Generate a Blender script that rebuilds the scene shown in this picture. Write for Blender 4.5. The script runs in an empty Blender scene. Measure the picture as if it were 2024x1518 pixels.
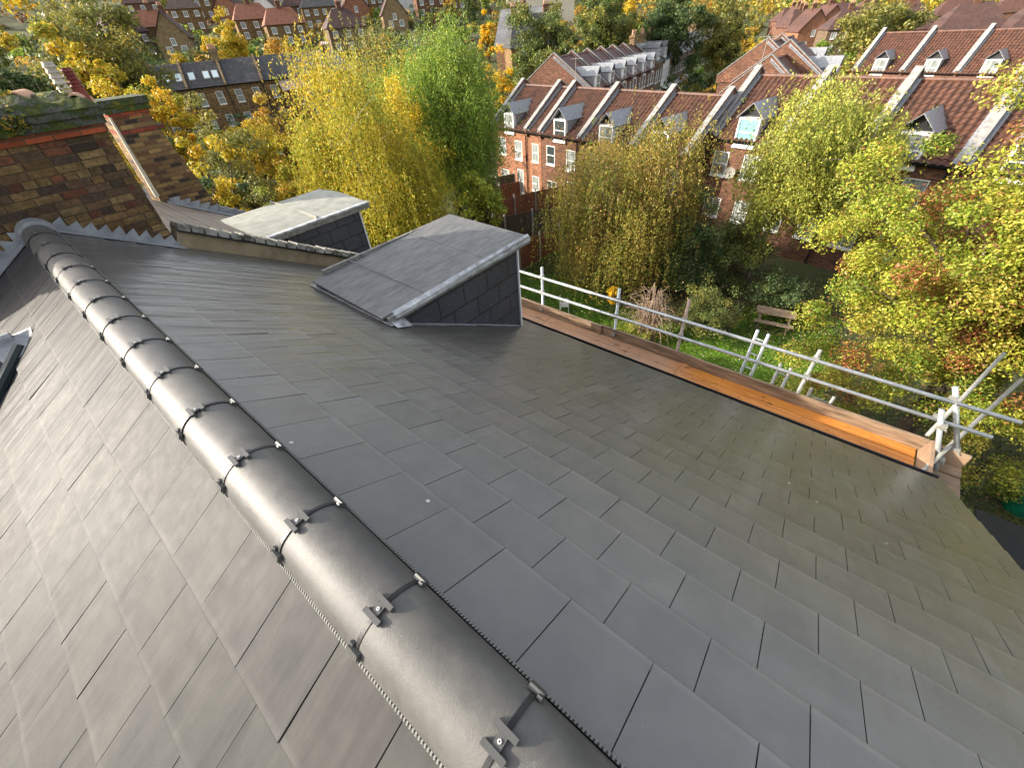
import bpy, math, random
import numpy as np
from mathutils import Vector, Matrix
R = math.radians
sc = bpy.context.scene
C = sc.collection
# ------------------------------------------------------------------ camera
YAW, PITCH, ROLL = 0.823471, 0.721708, -0.088546
FPX = 810.07
cam_loc = Vector((-0.0902, 0.0, 1.2825))
fw = Vector((math.sin(YAW)*math.cos(PITCH), math.cos(YAW)*math.cos(PITCH), -math.sin(PITCH)))
r0 = Vector((math.cos(YAW), -math.sin(YAW), 0)); u0 = r0.cross(fw)
rt = math.cos(ROLL)*r0 + math.sin(ROLL)*u0; up = -math.sin(ROLL)*r0 + math.cos(ROLL)*u0
cd = bpy.data.cameras.new('camera'); cam = bpy.data.objects.new('camera', cd); C.objects.link(cam)
cam.matrix_world = Matrix(((rt.x, up.x, -fw.x, cam_loc.x), (rt.y, up.y, -fw.y, cam_loc.y), (rt.z, up.z, -fw.z, cam_loc.z), (0, 0, 0, 1)))
cd.sensor_fit = 'HORIZONTAL'; cd.sensor_width = 36.0; cd.lens = FPX/2024*36
cd.clip_start = 0.05; cd.clip_end = 5000
sc.camera = cam
# ------------------------------------------------------------------ light
SUN_AZ, SUN_EL = -42.0, 23.0       # azimuth from +Y towards +X
w = bpy.data.worlds.new('World'); sc.world = w; w.use_nodes = True
nt = w.node_tree; bg = nt.nodes['Background']; sky = nt.nodes.new('ShaderNodeTexSky')
sky.sky_type = 'NISHITA'; sky.sun_disc = False; sky.sun_elevation = R(SUN_EL); sky.sun_rotation = R(SUN_AZ)
sky.air_density = 1.0; sky.dust_density = 3.5; sky.ozone_density = 1.0
hsv = nt.nodes.new('ShaderNodeHueSaturation'); hsv.inputs['Saturation'].default_value = .38   # thin bright cloud whitens the sky
nt.links.new(sky.outputs[0], hsv.inputs['Color']); nt.links.new(hsv.outputs[0], bg.inputs[0]); bg.inputs[1].default_value = 0.15
ld = bpy.data.lights.new('sun', 'SUN'); ld.energy = 3.1; ld.angle = R(0.6); ld.color = (1.0, 0.89, 0.74)
sun = bpy.data.objects.new('sun', ld); C.objects.link(sun)
sd = Vector((math.sin(R(SUN_AZ))*math.cos(R(SUN_EL)), math.cos(R(SUN_AZ))*math.cos(R(SUN_EL)), math.sin(R(SUN_EL))))
sun.rotation_euler = sd.to_track_quat('Z', 'Y').to_euler()
vs = sc.view_settings; vs.view_transform = 'Standard'; vs.look = 'None'; vs.gamma = 1; vs.exposure = 1.40
sc.cycles.max_bounces = 5; sc.cycles.diffuse_bounces = 3; sc.cycles.glossy_bounces = 3
sc.cycles.transmission_bounces = 3; sc.cycles.transparent_max_bounces = 4
sc.cycles.caustics_reflective = False; sc.cycles.caustics_refractive = False
try: sc.cycles.use_denoising = True
except Exception: pass
rnd = random.Random(7)

# ------------------------------------------------------------------ helpers
class MB:
    def __init__(s): s.v = []; s.f = []; s.m = []
    def add(s, vs, fs, m=0):
        n = len(s.v); s.v += [tuple(p) for p in vs]
        for f in fs: s.f.append(tuple(i+n for i in f)); s.m.append(m)
    def quad(s, a, b, c, d, m=0): s.add([a, b, c, d], [(0, 1, 2, 3)], m)
    def poly(s, pts, m=0): s.add(pts, [tuple(range(len(pts)))], m)
    def box(s, x0, x1, y0, y1, z0, z1, m=0):
        s.add([(x0,y0,z0),(x1,y0,z0),(x1,y1,z0),(x0,y1,z0),(x0,y0,z1),(x1,y0,z1),(x1,y1,z1),(x0,y1,z1)],
              [(0,3,2,1),(4,5,6,7),(0,1,5,4),(1,2,6,5),(2,3,7,6),(3,0,4,7)], m)
    def hexa(s, p, m=0):   # 8 points, bottom 4 then top 4
        s.add(p, [(0,3,2,1),(4,5,6,7),(0,1,5,4),(1,2,6,5),(2,3,7,6),(3,0,4,7)], m)
    def slab(s, pts, off, m=0):   # polygon extruded by the vector off
        n = len(pts); o = Vector(off); a = [Vector(p) for p in pts]; b = [p+o for p in a]
        s.add(a+b, [tuple(range(n))[::-1], tuple(range(n, 2*n))]+[(i, (i+1)%n, n+(i+1)%n, n+i) for i in range(n)], m)
    def tube(s, pts, rad, n=8, m=0, cap=True):
        pts = [Vector(p) for p in pts]; rr = rad if isinstance(rad, (list, tuple)) else [rad]*len(pts)
        base = len(s.v); prev = None
        for i, p in enumerate(pts):
            d = (pts[min(i+1, len(pts)-1)]-pts[max(i-1, 0)])
            d = d.normalized() if d.length > 1e-9 else Vector((0,0,1))
            if prev is None: a = d.orthogonal().normalized()
            else:
                a = prev - d*prev.dot(d); a = a.normalized() if a.length > 1e-6 else d.orthogonal().normalized()
            prev = a; b = d.cross(a)
            for k in range(n):
                t = 2*math.pi*k/n; s.v.append(tuple(p + (a*math.cos(t)+b*math.sin(t))*rr[i]))
        for i in range(len(pts)-1):
            for k in range(n):
                s.f.append((base+i*n+k, base+i*n+(k+1)%n, base+(i+1)*n+(k+1)%n, base+(i+1)*n+k)); s.m.append(m)
        if cap:
            s.f.append(tuple(base+k for k in range(n))[::-1]); s.m.append(m)
            s.f.append(tuple(base+(len(pts)-1)*n+k for k in range(n))); s.m.append(m)
    def build(s, name, mats, parent=None, smooth=False, loc=(0,0,0), rotz=0, col=None):
        me = bpy.data.meshes.new(name); me.from_pydata(s.v, [], s.f)
        mats = mats if isinstance(mats, (list, tuple)) else [mats]
        for m in mats: me.materials.append(m)
        if len(mats) > 1: me.polygons.foreach_set('material_index', s.m)
        if smooth: me.polygons.foreach_set('use_smooth', [True]*len(me.polygons))
        if col is not None:
            ca = me.color_attributes.new('Col', 'FLOAT_COLOR', 'POINT')
            ca.data.foreach_set('color', np.array(col, dtype=np.float32).ravel())
        me.update()
        o = bpy.data.objects.new(name, me); C.objects.link(o); o.location = loc; o.rotation_euler = (0,0,rotz)
        if parent is not None: o.parent = parent
        return o
def tag(o, label=None, cat=None, group=None, kind=None):
    if label: o['label'] = label
    if cat: o['category'] = cat
    if group: o['group'] = group
    if kind: o['kind'] = kind
    return o
def empty(name, loc=(0,0,0), rotz=0, **k):
    o = bpy.data.objects.new(name, None); C.objects.link(o); o.location = loc; o.rotation_euler = (0,0,rotz); o.empty_display_size = .3
    return tag(o, **k)
def copy_tree(o, parent=None, top=True):
    c = o.copy(); C.objects.link(c)
    if not top: c.parent = parent
    for ch in list(o.children): copy_tree(ch, c, False)
    return c

# ------------------------------------------------------------------ materials
class N:
    def __init__(s, name):
        s.m = bpy.data.materials.new(name); s.m.use_nodes = True; s.t = s.m.node_tree; s.b = s.t.nodes['Principled BSDF']
    def n(s, typ, **k):
        o = s.t.nodes.new(typ)
        for a, b in k.items():
            if a.startswith('_'): setattr(o, a[1:], b)
            else: o.inputs[a.replace('__', ' ')].default_value = b
        return o
    def l(s, a, b): s.t.links.new(a, b)
    def noise(s, vec, scale, detail=4, rough=.6): 
        o = s.n('ShaderNodeTexNoise', Scale=scale, Detail=detail, Roughness=rough)
        if vec is not None: s.l(vec, o.inputs['Vector'])
        return o.outputs['Fac']
    def obj(s): return s.n('ShaderNodeTexCoord').outputs['Object']
    def mapv(s, vec, scale): 
        o = s.n('ShaderNodeVectorMath', _operation='MULTIPLY'); s.l(vec, o.inputs[0]); o.inputs[1].default_value = scale; return o.outputs[0]
    def ramp(s, fac, stops):
        o = s.n('ShaderNodeValToRGB'); e = o.color_ramp.elements
        while len(e) < len(stops): e.new(.5)
        for i, (p, c) in enumerate(stops): e[i].position = p; e[i].color = (*c, 1) if len(c) == 3 else c
        s.l(fac, o.inputs[0]); return o.outputs[0]
    def mix(s, fac, a, b, mode='MIX'):
        o = s.n('ShaderNodeMix', _data_type='RGBA', _blend_type=mode)
        for k, v in ((0, fac), (6, a), (7, b)):
            if hasattr(v, 'links'): s.l(v, o.inputs[k])
            else: o.inputs[k].default_value = v if k == 0 else (*v, 1)
        return o.outputs[2]
    def math(s, op, a, b=0.0):
        o = s.n('ShaderNodeMath', _operation=op)
        for k, v in ((0, a), (1, b)):
            if hasattr(v, 'links'): s.l(v, o.inputs[k])
            else: o.inputs[k].default_value = v
        return o.outputs[0]
    def bump(s, h, dist=.01, strength=1.0):
        o = s.n('ShaderNodeBump'); o.inputs['Distance'].default_value = dist; o.inputs['Strength'].default_value = strength
        s.l(h, o.inputs['Height']); s.l(o.outputs[0], s.b.inputs['Normal'])
    def base(s, c):
        if hasattr(c, 'links'): s.l(c, s.b.inputs['Base Color'])
        else: s.b.inputs['Base Color'].default_value = (*c, 1)
    def rough(s, v):
        if hasattr(v, 'links'): s.l(v, s.b.inputs['Roughness'])
        else: s.b.inputs['Roughness'].default_value = v

def simple(name, c, c2=None, scale=3, rough=.7, metal=0, bump=0, bscale=40, spec=None, stretch=None):
    a = N(name); v = a.obj()
    if stretch: v = a.mapv(v, stretch)
    c2 = c2 or tuple(x*.7 for x in c)
    f = a.noise(v, scale, 5)
    a.base(a.ramp(f, [(.32, c2), (.68, c)])); a.rough(rough); a.b.inputs['Metallic'].default_value = metal
    if spec is not None: a.b.inputs['Specular IOR Level'].default_value = spec
    if bump: a.bump(a.noise(v, bscale, 4), bump)
    return a.m
def brick(name, c1, c2, c3, mortar, big=1.0, grime=.5):
    a = N(name); v = a.obj(); sp = a.n('ShaderNodeSeparateXYZ'); a.l(v, sp.inputs[0])
    co = a.n('ShaderNodeCombineXYZ'); a.l(a.math('ADD', sp.outputs[0], sp.outputs[1]), co.inputs[0]); a.l(sp.outputs[2], co.inputs[1])
    def br(ca, cb, mo):
        b = a.n('ShaderNodeTexBrick'); b.inputs['Scale'].default_value = 1; b.inputs['Brick Width'].default_value = .225*big; b.inputs['Row Height'].default_value = .075*big
        b.inputs['Mortar Size'].default_value = .007*big; b.inputs['Mortar Smooth'].default_value = .3; b.inputs['Bias'].default_value = 0
        b.inputs['Color1'].default_value = (*ca, 1); b.inputs['Color2'].default_value = (*cb, 1); b.inputs['Mortar'].default_value = (*mo, 1)
        a.l(co.outputs[0], b.inputs['Vector']); return b
    b = br((0,0,0), (1,1,1), (.5,.5,.5))
    big_n = a.noise(a.mapv(v, (.6, .6, 1.1)), 1.1, 4); fine = a.noise(v, 22, 4)
    mid = tuple((p_+q_)/2 for p_, q_ in zip(c1, c2))
    rp = a.n('ShaderNodeValToRGB'); rp.color_ramp.interpolation = 'CONSTANT'; e_ = rp.color_ramp.elements
    stops = [(0, c1), (.2, mid), (.36, c2), (.5, tuple(x*1.25 for x in c1)), (.62, c3), (.72, mid), (.84, tuple(x*.75 for x in c1)), (.93, tuple((x+y)/2 for x, y in zip(c2, c3)))]
    while len(e_) < len(stops): e_.new(.5)
    for i_, (p_, c_) in enumerate(stops): e_[i_].position = p_; e_[i_].color = (*c_, 1)
    a.l(b.outputs[0], rp.inputs[0]); col = rp.outputs[0]
    col = a.mix(b.outputs['Fac'], col, mortar)
    col = a.mix(a.ramp(big_n, [(.42, (0,0,0)), (.75, (grime,)*3)]), col, tuple(x*.45 for x in c2), 'MIX')
    col = a.mix(.45, col, a.ramp(fine, [(.3, (.45,.45,.45)), (.7, (1.25,1.2,1.15))]), 'MULTIPLY')
    a.base(col); a.rough(.88); a.b.inputs['Specular IOR Level'].default_value = .25
    h = a.math('SUBTRACT', fine, a.math('MULTIPLY', b.outputs['Fac'], 1.4)); a.bump(h, .006*big)
    return a.m
def rooftile(name, c1, c2, w_=.3, h_=.25, rough=.75, moss=None, slope=1.6):
    a = N(name); v = a.obj(); sp = a.n('ShaderNodeSeparateXYZ'); a.l(v, sp.inputs[0])
    co = a.n('ShaderNodeCombineXYZ'); a.l(sp.outputs[0], co.inputs[0]); a.l(a.math('MULTIPLY', sp.outputs[2], slope), co.inputs[1])
    b = a.n('ShaderNodeTexBrick'); b.inputs['Scale'].default_value = 1; b.inputs['Brick Width'].default_value = w_; b.inputs['Row Height'].default_value = h_
    b.inputs['Mortar Size'].default_value = .012; b.inputs['Color1'].default_value = (*c1, 1); b.inputs['Color2'].default_value = (*c2, 1); b.inputs['Mortar'].default_value = (*[x*.35 for x in c2], 1)
    a.l(co.outputs[0], b.inputs['Vector'])
    col = a.mix(.6, b.outputs[0], a.ramp(a.noise(v, .9, 5), [(.3, (.5,.5,.5)), (.7, (1.3,1.25,1.15))]), 'MULTIPLY')
    if moss: col = a.mix(a.ramp(a.noise(v, 2.2, 6), [(.52, (0,0,0)), (.68, (.75,.75,.75))]), col, moss)
    a.base(col); a.rough(rough); a.bump(a.math('SUBTRACT', a.noise(v, 30, 3), b.outputs['Fac']), .012)
    return a.m
def slate_mat(name, base, seed=0, spec=.6, r0_=.27, refl_and_specks=True, streak=.004):
    a = N(name); v = a.obj()
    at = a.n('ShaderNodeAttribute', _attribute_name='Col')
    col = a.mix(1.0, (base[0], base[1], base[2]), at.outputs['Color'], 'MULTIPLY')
    cl = a.noise(a.mapv(v, (1, 1, 1)), 5, 6, .65)
    col = a.mix(1.0, col, a.ramp(cl, [(.3, (.8,.8,.82)), (.7, (1.15,1.14,1.1))]), 'MULTIPLY')
    if refl_and_specks:
        sp = a.n('ShaderNodeSeparateXYZ'); a.l(v, sp.inputs[0])
        far = a.n('ShaderNodeMapRange'); far.inputs[1].default_value = .9; far.inputs[2].default_value = 2.4; a.l(sp.outputs[0], far.inputs[0])
        m = a.math('MULTIPLY', a.ramp(a.noise(a.mapv(v, (.7, 3.2, .7)), 1.3, 4), [(.30, (0,0,0)), (.56, (1,1,1))]), far.outputs[0])
        col = a.mix(a.math('MULTIPLY', m, .62), col, (base[0]*.56, base[1]*.54, base[2]*.38))  # dark olive reflection of what lies beyond, painted into the lower slope
        wht = a.ramp(a.noise(v, 9, 8, .8), [(.66, (0,0,0)), (.78, (.5,.5,.5))])
        col = a.mix(wht, col, (.3, .3, .29))
    dots = a.n('ShaderNodeTexVoronoi', Scale=2.6); a.l(v, dots.inputs['Vector'])
    col = a.mix(a.ramp(dots.outputs['Distance'], [(.018, (.8,.8,.8)), (.028, (0,0,0))]), col, (.62,.62,.58))
    a.base(col)
    st = a.noise(a.mapv(v, (.9, 7.0, .9)), 1.0, 3, .5)
    spy = a.n('ShaderNodeSeparateXYZ'); a.l(v, spy.inputs[0]); fy = a.n('ShaderNodeMapRange'); fy.inputs[1].default_value = 1.6; fy.inputs[2].default_value = 4.2; fy.inputs[3].default_value = .22; fy.inputs[4].default_value = 1.0; a.l(spy.outputs[1], fy.inputs[0])
    st = a.math('MULTIPLY', st, fy.outputs[0])
    a.rough(a.math('ADD', a.math('MULTIPLY', a.noise(v, 14, 5, .7), .22), r0_))
    a.b.inputs['Specular IOR Level'].default_value = spec
    g = a.noise(v, 160, 2); a.bump(a.math('ADD', a.math('MULTIPLY', st, 6.0), a.math('MULTIPLY', g, .05)), streak)
    return a.m
def leafmat(name, trans=.35):
    a = N(name); at = a.n('ShaderNodeAttribute', _attribute_name='Col')
    a.l(at.outputs['Color'], a.b.inputs['Base Color']); a.rough(.5); a.b.inputs['Specular IOR Level'].default_value = .35
    tr = a.n('ShaderNodeBsdfTranslucent'); a.l(at.outputs['Color'], tr.inputs['Color'])
    mx = a.n('ShaderNodeMixShader'); mx.inputs[0].default_value = trans
    a.l(a.b.outputs[0], mx.inputs[1]); a.l(tr.outputs[0], mx.inputs[2]); a.l(mx.outputs[0], a.t.nodes['Material Output'].inputs[0])
    return a.m
M = {}
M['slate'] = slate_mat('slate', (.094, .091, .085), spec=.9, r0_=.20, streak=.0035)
M['slate_left'] = slate_mat('slate_left', (.055, .054, .052), refl_and_specks=False, r0_=.46, spec=.12, streak=.0060)  # same slate as the right slope, base darkened to offset the direct sun
a = N('ridge_tile'); gp = a.n('ShaderNodeNewGeometry').outputs['Position']; oi = a.n('ShaderNodeObjectInfo')
c_ = a.ramp(a.noise(gp, 4.5, 6, .7), [(.32, (.070,.069,.066)), (.66, (.118,.115,.108))])
c_ = a.mix(a.ramp(a.noise(gp, 16, 8, .85), [(.60, (0,0,0)), (.72, (.55,.55,.55))]), c_, (.26,.255,.24))
c_ = a.mix(1.0, c_, a.ramp(oi.outputs['Random'], [(0, (.86,.86,.87)), (1, (1.12,1.11,1.08))]), 'MULTIPLY'); a.base(c_)
a.rough(a.math('ADD', a.math('MULTIPLY', a.noise(gp, 9, 6, .7), .22), .32)); a.b.inputs['Specular IOR Level'].default_value = .36
a.bump(a.math('ADD', a.noise(gp, 330, 3), a.math('MULTIPLY', a.noise(gp, 7, 3), 2.5)), .0011); M['ridge'] = a.m
M['black'] = simple('black_plastic', (.012,.012,.013), rough=.45)
M['gutter'] = simple('gutter_black', (.012,.012,.012), rough=.95, spec=.05)
M['clip'] = simple('grey_clip', (.085,.085,.083), rough=.4)
M['screw'] = simple('screw', (.75,.75,.73), rough=.3)
M['comb'] = simple('comb', (.22,.22,.21), rough=.5)
M['lead'] = simple('lead', (.35,.36,.375), (.20,.21,.225), 7, .42, metal=.1, bump=.006, bscale=9)
M['lead_white'] = simple('stained_lead', (.62,.63,.64), (.22,.23,.25), 9, .45, metal=.1, bump=.004, bscale=14)
M['stock'] = brick('london_stock', (.30,.19,.075), (.16,.085,.045), (.05,.038,.033), (.16,.125,.075), 1.0, .6)
M['stock_near'] = brick('old_stock_near', (.25,.155,.065), (.16,.085,.045), (.045,.035,.03), (.11,.08,.045), 1.0, 1.0)
M['redcourse'] = brick('red_course', (.36,.085,.035), (.22,.05,.03), (.08,.04,.03), (.12,.09,.06), 1.0, .5)
M['orange_brick'] = brick('orange_brick', (.38,.165,.085), (.27,.11,.06), (.16,.085,.06), (.30,.22,.16), 1.0, .35)
M['brown_brick'] = brick('brown_brick', (.215,.10,.06), (.14,.068,.045), (.09,.05,.04), (.16,.12,.09), 1.0, .45)
M['yellow_brick'] = brick('yellow_brick', (.34,.24,.12), (.24,.16,.08), (.16,.10,.06), (.24,.20,.14), 1.0, .4)
M['dull_brick'] = brick('dull_brick', (.20,.135,.085), (.13,.085,.055), (.09,.06,.05), (.18,.15,.11), 1.0, .5)
M['render'] = simple('cream_render', (.62,.56,.44), (.48,.42,.32), 2, .85)
M['tanrender'] = simple('tan_render', (.36,.28,.17), (.20,.155,.09), 5, .85, bump=.004, bscale=25)
M['whitewall'] = simple('white_wall', (.72,.71,.68), (.6,.59,.56), 2, .8)
M['pantile'] = simple('pantile', (.150,.066,.040), (.060,.031,.022), 2.4, .62, bump=.01, bscale=9)
M['pantile_dark'] = simple('pantile_dark', (.15,.062,.042), (.085,.042,.034), 2.4, .65, bump=.01, bscale=9)
M['red_tile'] = rooftile('red_tile', (.125,.055,.038), (.085,.040,.031), .25, .2)
M['orange_tile'] = rooftile('orange_tile', (.34,.13,.065), (.24,.09,.05), .25, .2)
M['maroon_tile'] = rooftile('maroon_tile', (.105,.052,.042), (.07,.038,.033), .25, .2)
M['brown_tile'] = rooftile('brown_tile', (.16,.10,.07), (.10,.07,.055), .25, .2)
M['grey_slate'] = rooftile('grey_slate', (.155,.16,.175), (.115,.12,.13), .3, .25, .42)
M['dark_slate'] = rooftile('dark_slate', (.055,.055,.06), (.035,.036,.042), .3, .25, .5, moss=(.12,.11,.08))
M['old_slate'] = rooftile('old_slate', (.25,.20,.155), (.16,.125,.10), .3, .2, .6, moss=(.20,.18,.12), slope=2.0)
M['felt'] = simple('mineral_felt', (.17,.172,.172), (.09,.092,.093), 5, .62, bump=.003, bscale=120, stretch=(1.0, 3.5, 1))
M['felt_pale'] = simple('mineral_felt_pale', (.36,.36,.31), (.24,.245,.21), 5, .8, bump=.004, bscale=70)
M['cheek'] = rooftile('cheek_slate', (.042,.047,.066), (.036,.041,.058), .42, .27, .42, slope=1.0)
M['trim'] = simple('weathered_trim', (.26,.25,.22), (.10,.095,.085), 14, .6, bump=.004, bscale=30)
M['white'] = simple('white_paint', (.80,.80,.77), (.7,.7,.68), 3, .45)
M['coping'] = simple('stone_coping', (.33,.32,.305), (.19,.185,.175), 4, .75, bump=.005, bscale=20)
M['mosscoping'] = simple('tile_coping', (.34,.32,.28), (.05,.05,.035), 6, .8, bump=.012, bscale=12)
M['galv'] = simple('galvanised', (.58,.60,.60), (.40,.42,.42), 12, .38, metal=.45)
M['galvold'] = simple('galvanised_old', (.42,.41,.37), (.28,.27,.23), 12, .5, metal=.3)
M['rust'] = simple('rusty', (.28,.17,.11), (.45,.38,.33), 10, .6, metal=.2)
M['clay'] = simple('clay', (.55,.25,.13), (.62,.42,.28), 5, .75)
M['redpot'] = simple('red_pot', (.26,.045,.03), (.17,.03,.02), 6, .6)
M['palepot'] = simple('pale_pot', (.62,.56,.47), (.42,.37,.30), 6, .8)
M['bark'] = simple('bark', (.10,.07,.045), (.05,.037,.025), 8, .9, bump=.02, bscale=20)
M['paletrunk'] = simple('pale_bark', (.42,.38,.31), (.13,.11,.09), 5, .85, stretch=(1,1,3))
M['deadwood'] = simple('dead_twigs', (.46,.34,.26), (.30,.20,.15), 3, .85)
M['leaf'] = leafmat('leaf')
M['leafdense'] = leafmat('leaf_dense', .15)
M['fence'] = simple('orange_fence', (.28,.10,.045), (.17,.062,.032), 3, .75, bump=.004, bscale=20, stretch=(1,1,.4))
M['fencedark'] = simple('dark_fence', (.10,.075,.05), (.055,.045,.032), 3, .85, stretch=(6,6,.4))
M['concrete'] = simple('concrete_post', (.42,.40,.36), (.30,.28,.25), 6, .85)
M['benchwood'] = simple('bench_wood', (.30,.22,.15), (.18,.13,.09), 9, .75, stretch=(1,1,1))
M['toewood'] = simple('toe_board', (.34,.235,.15), (.12,.08,.05), 7, .7, bump=.004, bscale=18, stretch=(1,.35,3))
M['endwood'] = simple('pale_board', (.40,.27,.17), (.25,.16,.10), 6, .7)
a = N('window_glass'); a.base((.035,.045,.05)); a.rough(.06); a.b.inputs['Specular IOR Level'].default_value = .9; M['glass'] = a.m
a = N('curtained_glass'); a.base(a.ramp(a.noise(a.mapv(a.obj(), (9,9,.5)), 1.5, 2), [(.4, (.16,.18,.17)), (.6, (.34,.36,.34))])); a.rough(.1); M['glass2'] = a.m
a = N('blue_blind'); a.base((.20,.46,.44)); a.rough(.15); M['glass3'] = a.m
a = N('skylight'); a.base((.55,.66,.68)); a.rough(.08); M['glass4'] = a.m
# wet scaffold boards
a = N('scaffold_board'); v = a.obj(); sp = a.n('ShaderNodeSeparateXYZ'); a.l(v, sp.inputs[0])
gr = a.noise(a.mapv(v, (16, .9, 1)), 2.2, 6, .7)
pale = a.ramp(gr, [(.3, (.38,.20,.11)), (.7, (.58,.36,.22))]); wet = a.ramp(gr, [(.3, (.42,.14,.025)), (.7, (.75,.31,.07))])
fr = a.n('ShaderNodeMapRange'); fr.inputs[1].default_value = 1.7; fr.inputs[2].default_value = 1.1; a.l(sp.outputs[1], fr.inputs[0])
col = a.mix(fr.outputs[0], pale, wet)
col = a.mix(a.ramp(a.noise(a.mapv(v, (5, 2.5, 1)), 1.7, 6, .75), [(.56, (0,0,0)), (.66, (.85,.85,.85))]), col, (.10,.042,.018))
a.base(col); a.rough(a.math('ADD', a.math('MULTIPLY', fr.outputs[0], -.25), .52)); a.bump(gr, .004); M['board'] = a.m
# ground, lawn, moss
a = N('garden_ground'); v = a.obj()
c_ = a.ramp(a.noise(v, .35, 6), [(.35, (.03,.05,.016)), (.5, (.055,.085,.022)), (.66, (.09,.08,.035))])
c_ = a.mix(a.ramp(a.noise(v, 9, 5), [(.45, (0,0,0)), (.6, (.6,.6,.6))]), c_, (.13,.085,.035)); a.base(c_); a.rough(.95); a.bump(a.noise(v, 6, 5), .08); M['ground'] = a.m
a = N('lawn_grass'); v = a.obj()
c_ = a.ramp(a.noise(v, 1.1, 5), [(.35, (.07,.15,.012)), (.65, (.15,.27,.02))])
c_ = a.mix(.6, c_, a.ramp(a.noise(v, 26, 4, .8), [(.35, (.35,.4,.35)), (.65, (1.4,1.45,1.2))]), 'MULTIPLY')
a.base(c_); a.rough(.85); a.bump(a.noise(v, 40, 4), .05); M['lawn'] = a.m
a = N('moss'); v = a.obj(); f_ = a.noise(v, 6, 6, .7)
c_ = a.ramp(a.noise(a.mapv(v, (1, 1, 1.5)), 5, 6, .75), [(.33, (.018,.016,.012)), (.44, (.11,.105,.085)), (.50, (.03,.05,.012)), (.60, (.09,.10,.015)), (.72, (.30,.19,.02))])
a.base(c_); a.rough(.95); a.bump(f_, .05); M['moss'] = a.m

# ------------------------------------------------------------------ terrain
def ground_z(x, y):
    r = math.hypot(x, y); az = math.degrees(math.atan2(x, y))
    t = min(1, max(0, (az-38)/42)); g = 1-.92*(t*t*(3-2*t))
    if az < -60: g = .2 + .8*max(0, 1+(az+60)/20)
    q = max(0, r-60); q = q if q < 180 else 180+(q-180)*.6
    return -10.5+.15*g*q*(q/(q+12.0))
mb = MB(); NA = 120; rr = [0.0] + [4*1.13**i for i in range(52)]
for r_ in rr:
    for k in range(NA):
        t = 2*math.pi*k/NA; x, y = r_*math.sin(t), r_*math.cos(t); mb.v.append((x, y, ground_z(x, y)))
for i in range(len(rr)-1):
    for k in range(NA):
        mb.f.append((i*NA+k, (i+1)*NA+k, (i+1)*NA+(k+1)%NA, i*NA+(k+1)%NA)); mb.m.append(0)
tag(mb.build('terrain', M['ground'], smooth=True), kind='structure')
mb = MB(); mb.poly([(8.5,-1.2,-10.49),(14.5,-1.6,-10.49),(20.5,-.9,-10.49),(22.6,1.2,-10.49),(20.6,3.0,-10.49),(18.6,2.9,-10.49),(17.6,5.0,-10.49),(17.8,9.0,-10.49),(19.6,12.4,-10.49),(18.0,15.6,-10.49),(13,16,-10.49),(8.5,14,-10.49)][::1])
tag(mb.build('lawn', M['lawn']), kind='structure')

def leaf_object(name, pts, nrm, size, cols, mat, parent=None, aspect=.6, seed=1, vert=False):
    """many small leaf faces: pts Nx3, nrm Nx3, size N, cols Nx3"""
    n = len(pts); rg = np.random.RandomState(seed)
    rv = rg.normal(size=(n, 3))
    if vert: rv[:, 2] *= .45
    a_ = np.cross(nrm, rv); a_ /= np.linalg.norm(a_, axis=1)[:, None]+1e-9
    b_ = np.cross(nrm, a_); b_ /= np.linalg.norm(b_, axis=1)[:, None]+1e-9
    s_ = size[:, None]*.5; k_ = s_*aspect
    bend = nrm/(np.linalg.norm(nrm, axis=1)[:, None]+1e-9)*s_*.25
    V = np.empty((n, 4, 3), dtype=np.float32)
    V[:, 0] = pts-a_*s_; V[:, 1] = pts+b_*k_+bend; V[:, 2] = pts+a_*s_; V[:, 3] = pts-b_*k_+bend
    me = bpy.data.meshes.new(name); me.vertices.add(n*4); me.vertices.foreach_set('co', V.ravel())
    me.loops.add(n*4); me.loops.foreach_set('vertex_index', np.arange(n*4, dtype=np.int32))
    me.polygons.add(n); me.polygons.foreach_set('loop_start', np.arange(0, n*4, 4, dtype=np.int32)); me.polygons.foreach_set('loop_total', np.full(n, 4, dtype=np.int32))
    ca = me.color_attributes.new('Col', 'FLOAT_COLOR', 'POINT'); cc = np.ones((n, 4, 4), dtype=np.float32); cc[:, :, :3] = cols[:, None, :]
    ca.data.foreach_set('color', cc.ravel()); me.materials.append(mat); me.update(calc_edges=True); me.validate()
    o = bpy.data.objects.new(name, me); C.objects.link(o)
    if parent is not None: o.parent = parent
    return o
def pick_cols(rg, pal, cl, n, jit=.22):
    pal = np.array(pal, dtype=np.float32); k = len(pal)
    base_i = rg.choice(k, size=cl.max()+1, p=np.array([1/(i+1.0) for i in range(k)])/sum(1/(i+1.0) for i in range(k)))
    own = rg.choice(k, size=n); idx = np.where(rg.rand(n) < .68, base_i[cl], own)
    return np.clip(pal[idx]*(1+rg.normal(size=(n, 1))*jit)*(1+rg.normal(size=(n, 3))*.06), .004, .95)
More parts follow.
